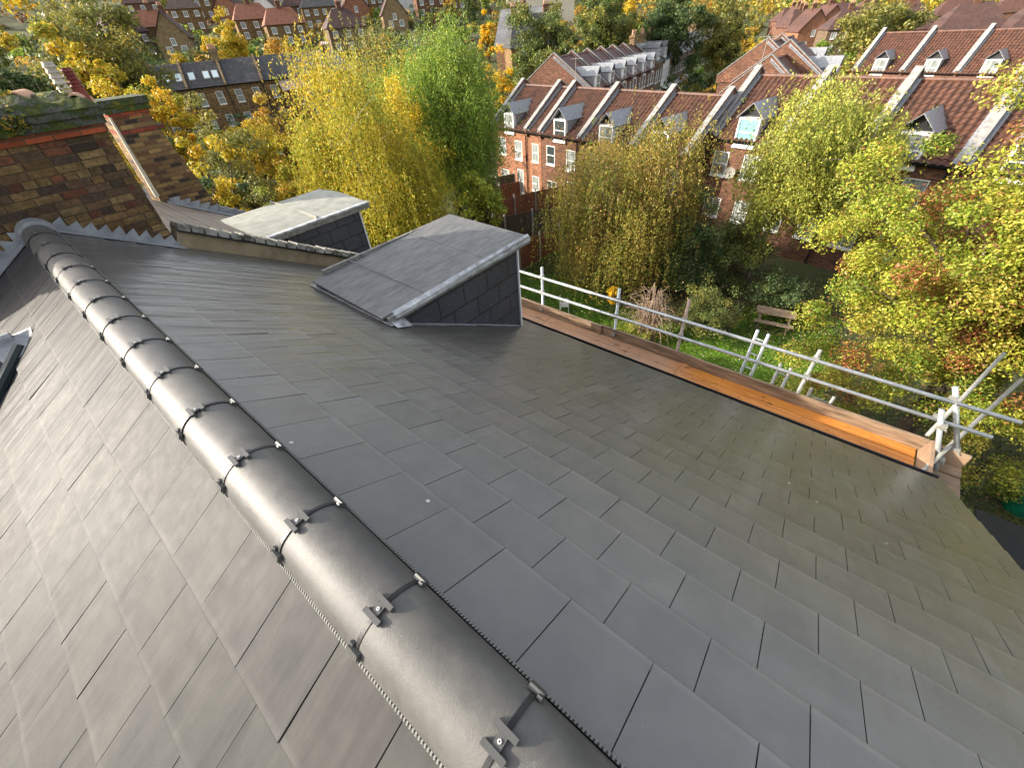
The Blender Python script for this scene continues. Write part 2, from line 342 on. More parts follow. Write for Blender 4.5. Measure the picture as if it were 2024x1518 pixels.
PAL = dict(
 yellow=[(.62,.46,.035),(.50,.42,.04),(.66,.40,.03),(.32,.34,.04)],
 willow=[(.46,.41,.045),(.34,.34,.04),(.58,.43,.04),(.24,.27,.035),(.60,.36,.03)],
 green=[(.20,.30,.045),(.27,.36,.05),(.14,.22,.035),(.38,.42,.05)],
 orange=[(.60,.34,.05),(.55,.40,.06),(.42,.24,.04),(.34,.28,.05)],
 olive=[(.26,.25,.06),(.19,.20,.05),(.38,.31,.06),(.14,.16,.04)],
 dark=[(.085,.135,.045),(.06,.10,.035),(.12,.17,.05),(.17,.20,.055)],
 darkgreen=[(.13,.17,.045),(.09,.13,.035),(.21,.23,.055),(.29,.27,.05)],
 maple=[(.38,.40,.045),(.28,.34,.04),(.46,.40,.06),(.32,.13,.045),(.50,.44,.09),(.17,.24,.03)],
 weep=[(.36,.31,.06),(.44,.30,.07),(.24,.26,.045),(.28,.17,.07),(.14,.17,.035)],
 birch=[(.38,.40,.07),(.30,.33,.06),(.46,.42,.07),(.22,.24,.05)],
 rust=[(.22,.10,.06),(.30,.17,.09),(.15,.08,.05)],
 lime=[(.50,.54,.08),(.42,.48,.07),(.30,.36,.05)],
 gold=[(.80,.50,.02),(.70,.42,.02)],
)
def tree(name, label, cat, x, y, ztop, zbot, Rr, pal, n=12000, size=.16, style='round', seed=1, gz=None, group=None, ncl=90, bark='bark', trunk_r=.18, mat='leaf', lean=(0,0), squash=1.0, bare=0, jit=.22):
    gz = ground_z(x, y) if gz is None else gz
    rg = np.random.RandomState(seed); root = empty(name, (x, y, gz), label=label, cat=cat, group=group)
    H = ztop-gz; zb = zbot-gz; cz = (H+zb)/2; hz = (H-zb)/2
    # cluster centres
    d = rg.normal(size=(ncl, 3)); d /= np.linalg.norm(d, axis=1)[:, None]
    lob = 1+.26*np.sin(d[:, 0]*4.1+seed)+.17*np.sin(d[:, 1]*5.3+seed*2)+.14*np.sin(d[:, 2]*6+seed*3)
    rad = rg.rand(ncl)**.42*lob*.86
    if style == 'cone': d[:, 2] = rg.uniform(-1, 1, ncl); th = rg.rand(ncl)*6.28; q = (1-d[:, 2])/2*.95+.1; d[:, 0] = np.cos(th)*q; d[:, 1] = np.sin(th)*q; cc = np.stack([d[:,0]*Rr*rg.uniform(.4,1,ncl), d[:,1]*Rr*rg.uniform(.4,1,ncl), cz+d[:,2]*hz*.95], 1)
    else: cc = np.stack([d[:, 0]*rad*Rr, d[:, 1]*rad*Rr*squash, cz+d[:, 2]*rad*hz], 1)
    cc[:, 0] += lean[0]*(cc[:, 2]/H); cc[:, 1] += lean[1]*(cc[:, 2]/H)
    cl = rg.randint(0, ncl, n); rc = Rr*rg.uniform(.13, .30, ncl)*max(1.0, (70.0/ncl)**.5)*(.72 if ncl > 300 else 1)
    if style in ('weep', 'birch'):
        # drooping strands hang from the clusters
        ns = n//(34 if style == 'weep' else 16); sc_ = rg.randint(0, ncl, ns); L = rg.uniform(.5, 1.35, ns)*(Rr*.62 if style == 'weep' else Rr*.26)
        s0 = cc[sc_]+rg.normal(size=(ns, 3))*rc[sc_][:, None]*.9; outd = s0[:, :2]/(np.linalg.norm(s0[:, :2], axis=1)[:, None]+.3)
        si = rg.randint(0, ns, n); t = rg.rand(n); p = s0[si].copy()
        p[:, 2] -= L[si]*t*t*.9+L[si]*t*.2; p[:, :2] += outd[si]*(L[si]*.28*t*(1.6-t))[:, None]; p += rg.normal(size=(n, 3))*(.035 if style == 'weep' else .07)
        p[:, 2] = np.maximum(p[:, 2], zb*.6+.15); cl = sc_[si]; nrm = rg.normal(size=(n, 3)); nrm[:, 2] *= .3
        fm = rg.rand(n) < .30; cf = rg.randint(0, ncl, n); g = rg.normal(size=(n, 3)); g /= np.linalg.norm(g, axis=1)[:, None]; g *= (rg.rand(n)**.45)[:, None]
        pf = cc[cf]+g*rc[cf][:, None]*np.array([1, 1, 1.3]); pf[:, 2] = np.maximum(pf[:, 2], .15); p[fm] = pf[fm]; cl = np.where(fm, cf, cl)
    else:
        g = rg.normal(size=(n, 3)); g /= np.linalg.norm(g, axis=1)[:, None]; g *= (rg.rand(n)**.5)[:, None]
        p = cc[cl]+g*rc[cl][:, None]*np.array([1, 1, .72]); nrm = g*.8+rg.normal(size=(n, 3))*.7+np.array([0, 0, .55]); p[:, 2] = np.maximum(p[:, 2], .1)
    cols = pick_cols(rg, PAL[pal], cl, n, jit); sz = size*rg.uniform(.6, 1.35, n)
    mb = MB(); top = Vector((lean[0]*.8, lean[1]*.8, cz+hz*.55))
    pts = [Vector((0,0,-.2)), Vector((lean[0]*.1+rg.normal()*.05, lean[1]*.1, max(.3, zb*.7))), Vector((lean[0]*.45, lean[1]*.45, cz)), top]
    mb.tube(pts, [trunk_r*1.25, trunk_r, trunk_r*.6, trunk_r*.15], 8)
    for i in range(0, min(ncl, 26)):
        c = Vector(cc[i]); f_ = rg.uniform(.25, .8); s_ = pts[1].lerp(pts[3], f_*.75); mid = s_.lerp(c, .5)+Vector((0,0,.08*H*rg.rand()))
        mb.tube([s_, mid, c], [trunk_r*.35, trunk_r*.2, trunk_r*.06], 5)
        if size < .3:
            for j in range(3):
                e = c+Vector(rg.normal(size=3))*rc[i]*1.3; mb.tube([c, c.lerp(e, .5)+Vector((0,0,.1)), e], [trunk_r*.08, trunk_r*.05, .006], 3)
    mb.build('trunk', M[bark], root, smooth=True)
    cr = leaf_object('crown', p.astype(np.float32), nrm, sz, cols.astype(np.float32), M[mat], root, .55 if style == 'round' else (.42 if style == 'weep' else .50), seed, vert=style in ('weep', 'birch'))
    return root

# ================================================================== OUR ROOF
THR, THL = .5147, .5508
cR, sR, cL, sL = math.cos(THR), math.sin(THR), math.cos(THL), math.sin(THL)
def PR(s, y, h=0): return Vector((s*cR+h*sR, y, -s*sR+h*cR))
def PL(s, y, h=0): return Vector((-s*cL-h*sL, y, -s*sL+h*cL))
YW, YV = 6.62, -1.64
house = empty('slate_roof_house', (2, 2.5, -10.5), label='nearest house whose new wet grey slate roof fills the foreground', cat='house')
house['label'] = 'nearest house whose newly slated wet grey roof fills the foreground'
OFF = Vector((-2, -2.5, 10.5))
def hb(mb, name, mats, parent=house, **k):      # parts of the house, given in world coordinates
    me = mb.build(name, mats, **k); me.parent = parent
    me.matrix_parent_inverse = Matrix.Translation(Vector((2, 2.5, -10.5))).inverted() if parent is house else Matrix.Identity(4)
    return me
def slates(PF, s0, g, nrow, y_first, wid, ya, yb, skip=None, seed=3, offs=None, amp=1.0):
    mb = MB(); col = []; rg = random.Random(seed)
    for k in range(nrow):
        st = s0+g*k; off = (0 if k % 2 else wid/2)+(rg.uniform(-.02, .02) if not offs else offs(k))
        i0 = math.floor((ya-y_first-off)/wid); i1 = math.ceil((yb-y_first-off)/wid)
        for i in range(i0, i1):
            y0 = y_first+off+i*wid+.0016; y1 = y0+wid-.0034; y0 = max(y0, ya); y1 = min(y1, yb)
            if y1-y0 < .03: continue
            ym = (y0+y1)/2
            if skip and skip(st, ym): continue
            lift = .0120+rg.uniform(-.0010, .0018); bow = rg.uniform(.0, .0036)*amp; tw = rg.uniform(-.0014, .0014)*amp; dy = rg.uniform(-.0008, .0008)
            sh = st-(g+.035) if k else .03; v0 = len(mb.v); nx = 4
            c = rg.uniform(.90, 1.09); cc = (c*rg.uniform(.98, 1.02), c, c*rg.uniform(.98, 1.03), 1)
            for s_, l_, e_ in ((sh, .0035, 1.0), (st-.032, .0035+(lift-.0035)*.90, 1.0), (st-.012, lift, 1.28), (st-.0035, lift-.0003, 1.32), (st+.0005, lift-.0030, .22), (st, lift-.0095, .2)):  # pale scuffed tail band, then dark rows painting the course-edge shadow line
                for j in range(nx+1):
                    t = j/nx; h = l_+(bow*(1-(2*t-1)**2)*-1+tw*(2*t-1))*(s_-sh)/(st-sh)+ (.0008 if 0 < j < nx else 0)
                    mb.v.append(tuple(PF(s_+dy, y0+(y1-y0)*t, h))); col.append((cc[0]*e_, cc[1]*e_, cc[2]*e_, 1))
            rows = 6
            for a_ in range(rows-1):
                for j in range(nx):
                    q = (v0+a_*(nx+1)+j, v0+(a_+1)*(nx+1)+j, v0+(a_+1)*(nx+1)+j+1, v0+a_*(nx+1)+j+1)
                    mb.f.append(q if PF is PR else q[::-1]); mb.m.append(0)
            # the two sides
            for j in (0, nx):
                a0, a1 = v0+j, v0+4*(nx+1)+j
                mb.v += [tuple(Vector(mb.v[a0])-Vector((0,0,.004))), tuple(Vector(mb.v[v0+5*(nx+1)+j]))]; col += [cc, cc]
                mb.f.append((a0, v0+2*(nx+1)+j, a1, len(mb.v)-1, len(mb.v)-2)); mb.m.append(0)
    return mb, col
GR = .2725
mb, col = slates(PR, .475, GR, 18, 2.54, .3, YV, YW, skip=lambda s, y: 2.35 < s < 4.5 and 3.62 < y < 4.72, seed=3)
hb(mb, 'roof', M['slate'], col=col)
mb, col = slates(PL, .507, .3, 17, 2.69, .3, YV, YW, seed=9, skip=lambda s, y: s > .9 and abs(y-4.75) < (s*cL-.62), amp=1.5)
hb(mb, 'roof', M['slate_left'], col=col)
mb = MB(); mb.quad(PR(0, YV+.02, .0012), PR(5.10, YV+.02, .0012), PR(5.10, YW, .0012), PR(0, YW, .0012)); mb.quad(PL(0, YV+.02, .0012), PL(0, YW, .0012), PL(5.3, YW, .0012), PL(5.3, YV+.02, .0012))
hb(mb, 'roof_underlay', simple('slate_underlay', (.03,.03,.03), rough=.7))
# walls, soffit, gutter
mb = MB(); mb.box(-4.4, 4.25, YV+.12, 6.7, -10.6, -2.62); mb.slab([(-4.4, YV+.12, -2.62), (4.25, YV+.12, -2.62), (0, YV+.12, -.25)], (0, .2, 0)); hb(mb, 'wall', M['stock'])
mb = MB(); n = 10
for (r1, r2) in ((.058, .064),):
    for k in range(n):
        t0, t1 = math.pi*k/n, math.pi*(k+1)/n
        for r_ in (r1, r2):
            mb.quad((4.55-r_*math.cos(t0), YV, -2.60-r_*math.sin(t0)), (4.55-r_*math.cos(t1), YV, -2.60-r_*math.sin(t1)), (4.55-r_*math.cos(t1), YW, -2.60-r_*math.sin(t1)), (4.55-r_*math.cos(t0), YW, -2.60-r_*math.sin(t0)))
for sx in (-.061, .061): mb.box(4.55+sx-.005, 4.55+sx+.005, YV, YW, -2.607, -2.592)
hb(mb, 'gutter', M['black'])
mb = MB(); mb.box(4.33, 4.49, YV+.02, YW, -2.83, -2.62); hb(mb, 'fascia', M['white'])
# ridge: the comb strips, the tiles, the dry-ridge unions and clamps
def arc(t, dr=0):    # t 0..1 over the ridge tile from left to right
    a_ = math.pi*(1-t); rx, rz = .131+dr, .128+dr
    return (-.022+rx*math.cos(a_), -.062+rz*math.sin(a_)**.92)
NS = 28
mb0 = MB(); L_ = .4435
for dr, flip in ((0, 0), (-.014, 1)):
    v0 = len(mb0.v)
    for j in range(NS+1): p0 = arc(j/NS, dr); mb0.v += [(p0[0], 0, p0[1]), (p0[0], L_, p0[1])]
    for j in range(NS): mb0.f.append((v0+2*j, v0+2*j+1, v0+2*j+3, v0+2*j+2)); mb0.m.append(0)
for y_ in (0, L_):
    for j in range(NS):
        a0, a1, b0, b1 = arc(j/NS), arc((j+1)/NS), arc(j/NS, -.014), arc((j+1)/NS, -.014)
        mb0.quad((a0[0], y_, a0[1]), (a1[0], y_, a1[1]), (b1[0], y_, b1[1]), (b0[0], y_, b0[1]))
# surface: bent smoothly
ridge0 = None; strip0 = None
def ridge_strip():
    mb = MB(); w_ = .0068
    for j in range(NS):
        a0, a1, b0, b1 = arc(j/NS*.99+.005, .0035), arc((j+1)/NS*.99+.005, .0035), arc(j/NS*.99+.005, -.004), arc((j+1)/NS*.99+.005, -.004)
        mb.hexa([(b0[0], -w_, b0[1]), (b1[0], -w_, b1[1]), (b1[0], w_, b1[1]), (b0[0], w_, b0[1]), (a0[0], -w_, a0[1]), (a1[0], -w_, a1[1]), (a1[0], w_, a1[1]), (a0[0], w_, a0[1])])
    return mb
def clamp_mb(t, full):
    mb = MB(); p = Vector((arc(t)[0], 0, arc(t)[1])); q = Vector((arc(t+.01)[0], 0, arc(t+.01)[1])); tx = (q-p).normalized(); ny = Vector((0, 1, 0)); nz = tx.cross(ny); nz = nz if nz.z > 0 else -nz
    def bx(c, a_, b_, z0, z1, m=0):
        pts = [p+tx*(c[0]+i*a_)+ny*(c[1]+j*b_)+nz*z_ for z_ in (z0, z1) for i, j in ((-1,-1),(1,-1),(1,1),(-1,1))]; mb.hexa(pts, m)
    if full:
        bx((.023, 0), .0075, .034, .001, .015); bx((-.023, 0), .0075, .034, .001, .015); bx((0, 0), .016, .012, .003, .010)
        bx((.021, .024), .0075, .007, .001, .009); bx((-.021, -.024), .0075, .007, .001, .009)
        mb.tube([p+nz*.010, p+nz*.0135], .0050, 10, 1); mb.tube([p+nz*.0135, p+nz*.0142], .0025, 6, 2)
    else:
        bx((0, 0), .012, .022, .001, .016); bx((.014, .016), .008, .007, .001, .010); bx((-.014, -.016), .008, .007, .001, .010)
    return mb
ys = [-1.62+.4505*k for k in range(19)]
strip_pts = []
first = None
for k, y_ in enumerate(ys):
    yy = .182+.4525*(k-4) if k < 12 else .182+.4525*8+.4515*(k-12)
    yy += rnd.uniform(-.002, .002)
    if yy+L_ > YW+.05: break
    if first is None:
        o = hb(mb0, 'ridge_tile', M['ridge'], smooth=False)
        for p_ in o.data.polygons: p_.use_smooth = p_.index < 2*NS
        s_ = ridge_strip().build('ridge_union', M['black'], o, loc=(0, 0, 0))
        for t_, fl in ((.46, True), (.14, False), (.84, False)):
            clamp_mb(t_, fl).build('clamp', [M['clip'], M['screw'], M['black']], o)
        first = o; o.location = (0, yy+.0055, 0)
    else:
        o = first.copy(); C.objects.link(o)
        for ch in first.children:
            c_ = ch.copy(); C.objects.link(c_); c_.parent = o
        o.location = (rnd.uniform(-.002, .002), yy+.0055, rnd.uniform(-.001, .002)); o.rotation_euler = (rnd.uniform(-.004, .004), 0, rnd.uniform(-.003, .003))
    for ch in o.children: ch.location = (0, -.0045, 0)
for side, PF, s_ in ((1, PR, .118), (-1, PL, .165)):
    mb = MB(); y = YV+.05
    mb.quad(PF(s_-.03, YV+.03, .014), PF(s_+.012, YV+.03, .013), PF(s_+.012, YW-.1, .013), PF(s_-.03, YW-.1, .014), 0)
    mb.quad(PF(s_-.012, YV+.03, .013), PF(s_-.012, YW-.1, .013), PF(s_-.012, YW-.1, .034), PF(s_-.012, YV+.03, .034), 0)
    while y < YW-.1:
        a_ = [PF(s_-.012, y, .013), PF(s_+.010, y, .0125), PF(s_+.010, y+.0055, .0125), PF(s_-.012, y+.0055, .013), PF(s_-.010, y, .028), PF(s_+.013, y, .018), PF(s_+.013, y+.0055, .018), PF(s_-.010, y+.0055, .028)]
        mb.hexa(a_, 1); y += .0118
    hb(mb, 'vent_strip', [M['black'], M['comb']])
# lead flashing on the party wall
for PF, sg in ((PR, 1), (PL, -1)):
    mb = MB(); smax = 1.15 if sg > 0 else 2.2
    k = 0; s_ = .12
    while s_ < smax:
        g_ = .118; wob = rnd.uniform(-.012, .012)
        a_, b_ = PF(s_, YW-.012, .02), PF(s_+g_*1.1, YW-.012, .02); t_ = PF(s_+g_*1.18, YW-.010, 0); t_.z = t_.z+.135+wob+.04
        u_ = PF(s_, YW-.010, 0); u_.z += .06
        mb.slab([a_, b_, t_, u_], (0, -.003, 0)); s_ += g_; k += 1
    mb.slab([PF(.10, YW-.14, .016), PF(smax+.1, YW-.14, .016), PF(smax+.1, YW-.01, .022), PF(.10, YW-.01, .022)], PF(0, 0, .006)-PF(0, 0, 0))
    mb.slab([PF(.10, YW-.018, .022), PF(smax+.05, YW-.018, .022), PF(smax+.05, YW-.018, .075), PF(.10, YW-.018, .075)], (0, .006, 0))
    hb(mb, 'lead_flashing', M['lead'])
mb = MB(); mb.tube([(-.02, YW-.13, -.055), (-.02, YW-.01, -.05)], [.155, .165], 20); hb(mb, 'ridge_saddle', M['lead'])
# dormer in the right slope
DX0, DX1, DY0, DY1, DZ = 1.78, 4.17, 3.42, 4.93, -.885
dm = MB(); dm.box(DX0+.28, 3.98, DY0+.06, DY1-.06, -2.9, DZ-.11); dm.box(DX0+.05, DX0+.5, DY0+.045, DY1-.01, DZ-.6, DZ-.07); dormer = hb(dm, 'dormer', M['cheek'])
def sub(mb, name, mats, parent, **k): return mb.build(name, mats, parent, **k)
mb = MB(); mb.slab([(DX0-.03, DY0+.03, DZ-.05), (DX1, DY0+.03, DZ-.015), (DX1, DY1, DZ+.015), (DX0+.03, DY1, DZ-.065)], (0, 0, .02))
for x_ in (2.35, 3.35): mb.slab([(x_, DY0+.03, DZ-.028+.012*(x_-1.8)), (x_+.012, DY0+.03, DZ-.028+.012*(x_-1.8)), (x_+.012, DY1, DZ+.003+.012*(x_-1.8)), (x_, DY1, DZ+.003+.012*(x_-1.8))], (0, 0, .006))
sub(mb, 'dormer_roof', M['felt'], dormer)
mb = MB(); mb.slab([(DX0+.02, DY0-.02, DZ-.115), (DX1+.02, DY0-.02, DZ-.10), (DX1+.02, DY0-.02, DZ-.005), (DX0+.02, DY0-.02, DZ-.045)], (0, .05, 0)); mb.box(DX1-.01, DX1+.02, DY0+.031, DY1+.02, DZ-.11, DZ-.018); mb.box(DX0+.2, DX1+.018, DY1+.001, DY1+.04, DZ-.12, DZ+.018); sub(mb, 'bargeboard', M['trim'], dormer)
mb = MB(); mb.slab([(DX0+.10, DY0-.024, DZ-.05), (DX1+.025, DY0-.024, DZ-.035), (DX1+.025, DY0+.025, DZ+.009), (DX0+.10, DY0+.025, DZ-.024)], (0, 0, .008)); mb.slab([(DX0+.10, DY0-.028, DZ-.085), (DX1+.02, DY0-.028, DZ-.065), (DX1+.02, DY0-.028, DZ-.02), (DX0+.10, DY0-.028, DZ-.04)], (0, .006, 0)); sub(mb, 'lead_edge', M['lead_white'], dormer)
mb = MB(); mb.box(3.975, 4.0, DY0+.035, DY0+.065, -2.28, DZ-.11); sub(mb, 'corner_trim', M['white'], dormer)
mb = MB()
for q in range(9):
    s_ = 2.15+q*.26; y_ = DY0+.058
    mb.slab([PR(s_, y_, .018), PR(s_+.262, y_, .018), PR(s_+.262, y_-rnd.uniform(.05,.08), .0145), PR(s_+.02, y_-rnd.uniform(.045,.075), .0145)], PR(0,0,.003)-PR(0,0,0))
sub(mb, 'soaker_flashing', M['lead'], dormer)
mb = MB(); mb.slab([PR(2.02, DY0-.08, .017), PR(2.16, DY0-.06, .017), PR(2.16, DY1+.04, .017), PR(2.03, DY1+.04, .017)], (0,0,.012)); mb.slab([PR(2.06, DY0-.14, .02), PR(2.33, DY0-.05, .018), PR(2.26, DY0+.10, .1), PR(2.05, DY0+.12, .06)], (0,0,.006)); sub(mb, 'lead_apron', M['lead_white'], dormer)
mb = MB(); mb.box(3.981, 3.99, DY0+.2, DY1-.2, -2.0, -1.1); sub(mb, 'dormer_window', M['glass'], dormer)
# gabled dormer in the left slope
A_ = Vector((-.50, 4.75, -.292)); k_ = sL/cL
mb = MB(); mb.poly([A_, (-3.2, 4.75, -.292), (-3.2, 3.3, -.292-1.45*k_), (-.50-1.45, 3.3, -.292-1.45*k_)]); mb.poly([A_, (-.50-1.45, 6.2, -.292-1.45*k_), (-3.2, 6.2, -.292-1.45*k_), (-3.2, 4.75, -.292)])
ld_ = hb(mb, 'left_dormer_roof', M['cheek'])
mb = MB(); mb.tube([A_+Vector((-.1,-.10,-.055)), A_+Vector((-.5,-.52,-.28)), A_+Vector((-1.45,-1.45,-.87))], .045, 10); sub(mb, 'valley_lining', simple('valley_green', (.02,.035,.035), rough=.5), ld_)
mb = MB(); mb.slab([A_+Vector((.03,0,.02)), A_+Vector((-.02,-.13,-.05)), A_+Vector((-.22,-.25,-.115)), A_+Vector((-.26,-.06,-.01)), A_+Vector((-.22,.10,-.03))], (0,0,.008)); mb.tube([A_+Vector((-.1,0,.0)), A_+Vector((-2.6,0,.0))], .05, 10); sub(mb, 'lead_saddle', M['lead'], ld_)

# ================================================================== CHIMNEY on the party wall
ch = empty('party_wall_chimney', (0, 7.0, -.6), label='big old yellow brick chimney stack with mossy top and loose tiles behind the near ridge', cat='chimney')
def cp(mb, name, mats, **k):
    o = mb.build(name, mats, ch, **k); o.matrix_parent_inverse = Matrix.Translation(Vector((0, 7.0, -.6))).inverted(); return o
mb = MB(); bcol = []; rb = random.Random(17); bp = [(.22,.145,.065),(.20,.125,.058),(.18,.11,.052),(.14,.085,.048),(.17,.07,.042),(.12,.075,.048),(.08,.055,.042),(.24,.165,.08),(.16,.10,.055)]
row = 0; z = -.95
while z < .69:
    hz_ = .0655; y_ = None
    for face in (0, 1):
        a0, a1 = (-1.65, 1.04) if face == 0 else (YW, 7.25); pos = a0 - rb.uniform(0, .05) - (.112 if row % 2 else 0)  # unseen left part of the stack lengthened to cast its shadow on the ridge
        hdr = row % 5 == 2
        while pos < a1:
            L_b = (.103 if hdr or rb.random() < .06 else .215)*rb.uniform(.97, 1.02); p0, p1 = max(pos, a0), min(pos+L_b, a1)
            if p1-p0 > .03:
                d = rb.uniform(-.004, .007); c = rb.choice(bp); k_ = rb.uniform(.7, 1.25); c = (c[0]*k_, c[1]*k_, c[2]*k_, 1); n0 = len(mb.v); j = lambda: rb.uniform(-.0025, .0025)
                if face == 0: mb.hexa([(p0+j(), YW-d, z+j()), (p1+j(), YW-d, z+j()), (p1, YW+.05, z), (p0, YW+.05, z), (p0+j(), YW-d+j(), z+hz_+j()), (p1+j(), YW-d+j(), z+hz_+j()), (p1, YW+.05, z+hz_), (p0, YW+.05, z+hz_)])
                else: mb.hexa([(.98, p0, z), (1.04+d, p0+j(), z+j()), (1.04+d, p1+j(), z+j()), (.98, p1, z), (.98, p0, z+hz_), (1.04+d+j(), p0+j(), z+hz_+j()), (1.04+d+j(), p1+j(), z+hz_+j()), (.98, p1, z+hz_)])
                bcol += [c]*(len(mb.v)-n0)
            pos += L_b+.0105
    z += .076; row += 1
a = N('old_brick'); v = a.obj(); at_ = a.n('ShaderNodeAttribute', _attribute_name='Col')
bc = a.mix(1.0, at_.outputs['Color'], a.ramp(a.noise(v, 24, 6, .75), [(.3, (.45,.43,.42)), (.68, (1.3,1.25,1.15))]), 'MULTIPLY')
bc = a.mix(a.ramp(a.noise(v, 2.3, 6, .7), [(.46, (0,0,0)), (.66, (.7,.7,.7))]), bc, (.045,.036,.026)); a.base(bc); a.rough(.9); a.b.inputs['Specular IOR Level'].default_value = .2; a.bump(a.noise(v, 45, 5, .75), .008); M['oldbrick'] = a.m
cp(mb, 'brick_facing', M['oldbrick'], col=bcol)
mb = MB(); mb.box(-1.64, 1.03, YW+.011, 7.25, -3.0, .70); mb.slab([(-4.2, YW+.02, -3), (-1.651, YW+.02, -3), (-1.651, YW+.02, -.55), (-4.2, YW+.02, -2.1)], (0, .25, 0)); cp(mb, 'mortar_core', simple('old_mortar', (.17,.125,.075), (.07,.055,.038), 8, .95, bump=.004, bscale=40))
mb = MB(); mb.box(-1.67, 1.065, YW-.022, 7.27, .70, .775); cp(mb, 'red_brick_course', M['redcourse'])
mb = MB(); mb.box(-1.7, 1.09, YW-.05, 7.30, .775, .85); mb.box(-1.72, 1.11, YW-.075, 7.32, .85, .925); cp(mb, 'oversail', M['moss'])
mb = MB(); nx, ny = 70, 16; rg = np.random.RandomState(5)
for j in range(ny+1):
    for i in range(nx+1):
        u_, v_ = i/nx, j/ny; x = -1.72+2.83*u_; y = YW-.085+.80*v_
        e = math.sin(math.pi*v_)**.35*math.sin(math.pi*min(1, max(0, u_)))**.12
        z = .92+.17*e*(0.75+.25*math.sin(x*7+1)*math.cos(y*9)+.18*math.sin(x*17+y*11))+rg.uniform(-.014, .02)*(e > .2)
        mb.v.append((x+rg.uniform(-.012,.012), y+rg.uniform(-.012,.012), z))
for j in range(ny):
    for i in range(nx): a0 = j*(nx+1)+i; mb.f.append((a0, a0+1, a0+nx+2, a0+nx+1)); mb.m.append(0)
cp(mb, 'mossy_flaunching', M['moss'], smooth=True)
rg = np.random.RandomState(11); n_ = 5200; px = rg.uniform(-1.7, 1.1, n_); py = YW-.09+rg.rand(n_)**1.5*.6; pz = np.where(rg.rand(n_) < .4, rg.uniform(.80, .98, n_), .98+rg.rand(n_)*.14); py = np.where(pz < .95, YW-.09-rg.rand(n_)*.02, py)
kk = (np.sin(px*6.1)+np.sin(px*13.7+2)+.7*np.sin(py*15)) > .35; px, py, pz = px[kk], py[kk], pz[kk]
leaf_object('moss_tufts', np.stack([px, py, pz], 1), rg.normal(size=(len(px), 3))+[0, -.6, .8], rg.uniform(.02, .05, len(px)), pick_cols(rg, [(.16,.17,.02),(.07,.10,.015),(.42,.28,.02),(.10,.085,.05)], rg.randint(0, 60, len(px)), len(px)), M['leafdense'], None)
o = bpy.data.objects['moss_tufts']; o.parent = ch; o.matrix_parent_inverse = Matrix.Translation(Vector((0, 7.0, -.6))).inverted()
def halfround(c, r_, ln, dirx, name='half_round_cap', m='clay'):
    mb = MB(); d = Vector((math.cos(dirx), math.sin(dirx), 0)); s_ = Vector((-d.y, d.x, 0))
    for rr_ in (r_, r_-.016):
        for k in range(12):
            t0, t1 = math.pi*k/12, math.pi*(k+1)/12
            P0 = [Vector(c)+s_*rr_*math.cos(t)+Vector((0,0,rr_*math.sin(t))) for t in (t0, t1)]
            mb.quad(P0[0], P0[1], P0[1]+d*ln, P0[0]+d*ln)
    for e in (0, ln):
        for k in range(12):
            t0, t1 = math.pi*k/12, math.pi*(k+1)/12
            q = [Vector(c)+d*e+s_*rr_*math.cos(t)+Vector((0,0,rr_*math.sin(t))) for rr_, t in ((r_, t0), (r_, t1), (r_-.016, t1), (r_-.016, t0))]; mb.quad(*q)
    cp(mb, name, M[m])
halfround((.97, 6.70, .97), .07, .30, R(75)); halfround((1.02, 7.0, .93), .07, .26, R(60)); halfround((.55, 6.85, 1.02), .085, .36, R(68))
def louvre(x, y, z0, h, r_, m):
    mb = MB(); mb.tube([(x,y,z0),(x,y,z0+h*.55)], [r_*1.05, r_*.92], 4 if m == 'palepot' else 8)
    for k in range(5):
        z_ = z0+h*.55+k*h*.09; mb.tube([(x,y,z_),(x,y,z_+h*.05)], [r_*1.12, r_*.86], 4 if m == 'palepot' else 8); mb.tube([(x,y,z_+h*.05),(x,y,z_+h*.09)], r_*.75, 8)
    cp(mb, 'chimney_pot', M[m])
louvre(.975, 6.98, .80, .50, .066, 'palepot'); louvre(1.095, 7.0, .88, .36, .058, 'redpot')

# ================================================================== NEIGHBOUR
nb = empty('neighbour_house', (2, 9.2, -10.5), label='next house along, old weathered slate roof behind a stepped tile coping', cat='house')
def npart(mb, name, mats, **k):
    o = mb.build(name, mats, nb, **k); o.matrix_parent_inverse = Matrix.Translation(Vector((2, 9.2, -10.5))).inverted(); return o
mb = MB(); mb.quad(PR(0, 6.86, .10), PR(5.2, 6.86, .10), PR(5.2, 11.6, .10), PR(0, 11.6, .10)); mb.quad(PL(0, 6.86, .10), PL(0, 11.6, .10), PL(5.2, 11.6, .10), PL(5.2, 6.86, .10)); npart(mb, 'roof', M['old_slate'])
mb = MB(); mb.box(-4.4, 4.3, 6.7, 11.6, -10.6, -2.62); npart(mb, 'wall', M['stock'])
mb = MB(); mb.slab([PR(1.18, YW+.005, -.2), PR(5.25, YW+.005, -.2), PR(5.25, YW+.005, .215), PR(1.18, YW+.005, .235)], (0, .24, 0)); npart(mb, 'parapet', M['tanrender'])
mb = MB(); s_ = 1.18
while s_ < 5.2:
    g_ = .150+rnd.uniform(-.006, .006); h_ = .222+rnd.uniform(-.004, .006)
    mb.hexa([PR(s_, YW-.045, h_), PR(s_+g_-.024, YW-.045, h_), PR(s_+g_-.024, YW+.29, h_), PR(s_, YW+.29, h_), PR(s_, YW-.02, h_+.075), PR(s_+g_-.024, YW-.02, h_+.055), PR(s_+g_-.024, YW+.27, h_+.055), PR(s_, YW+.27, h_+.06)], 0); s_ += g_
mb.slab([PR(1.18, YW-.03, .20), PR(5.2, YW-.03, .20), PR(5.2, YW+.27, .20), PR(1.18, YW+.27, .20)], PR(0,0,.03)-PR(0,0,0), 1)
npart(mb, 'coping', [M['mosscoping'], M['black']])
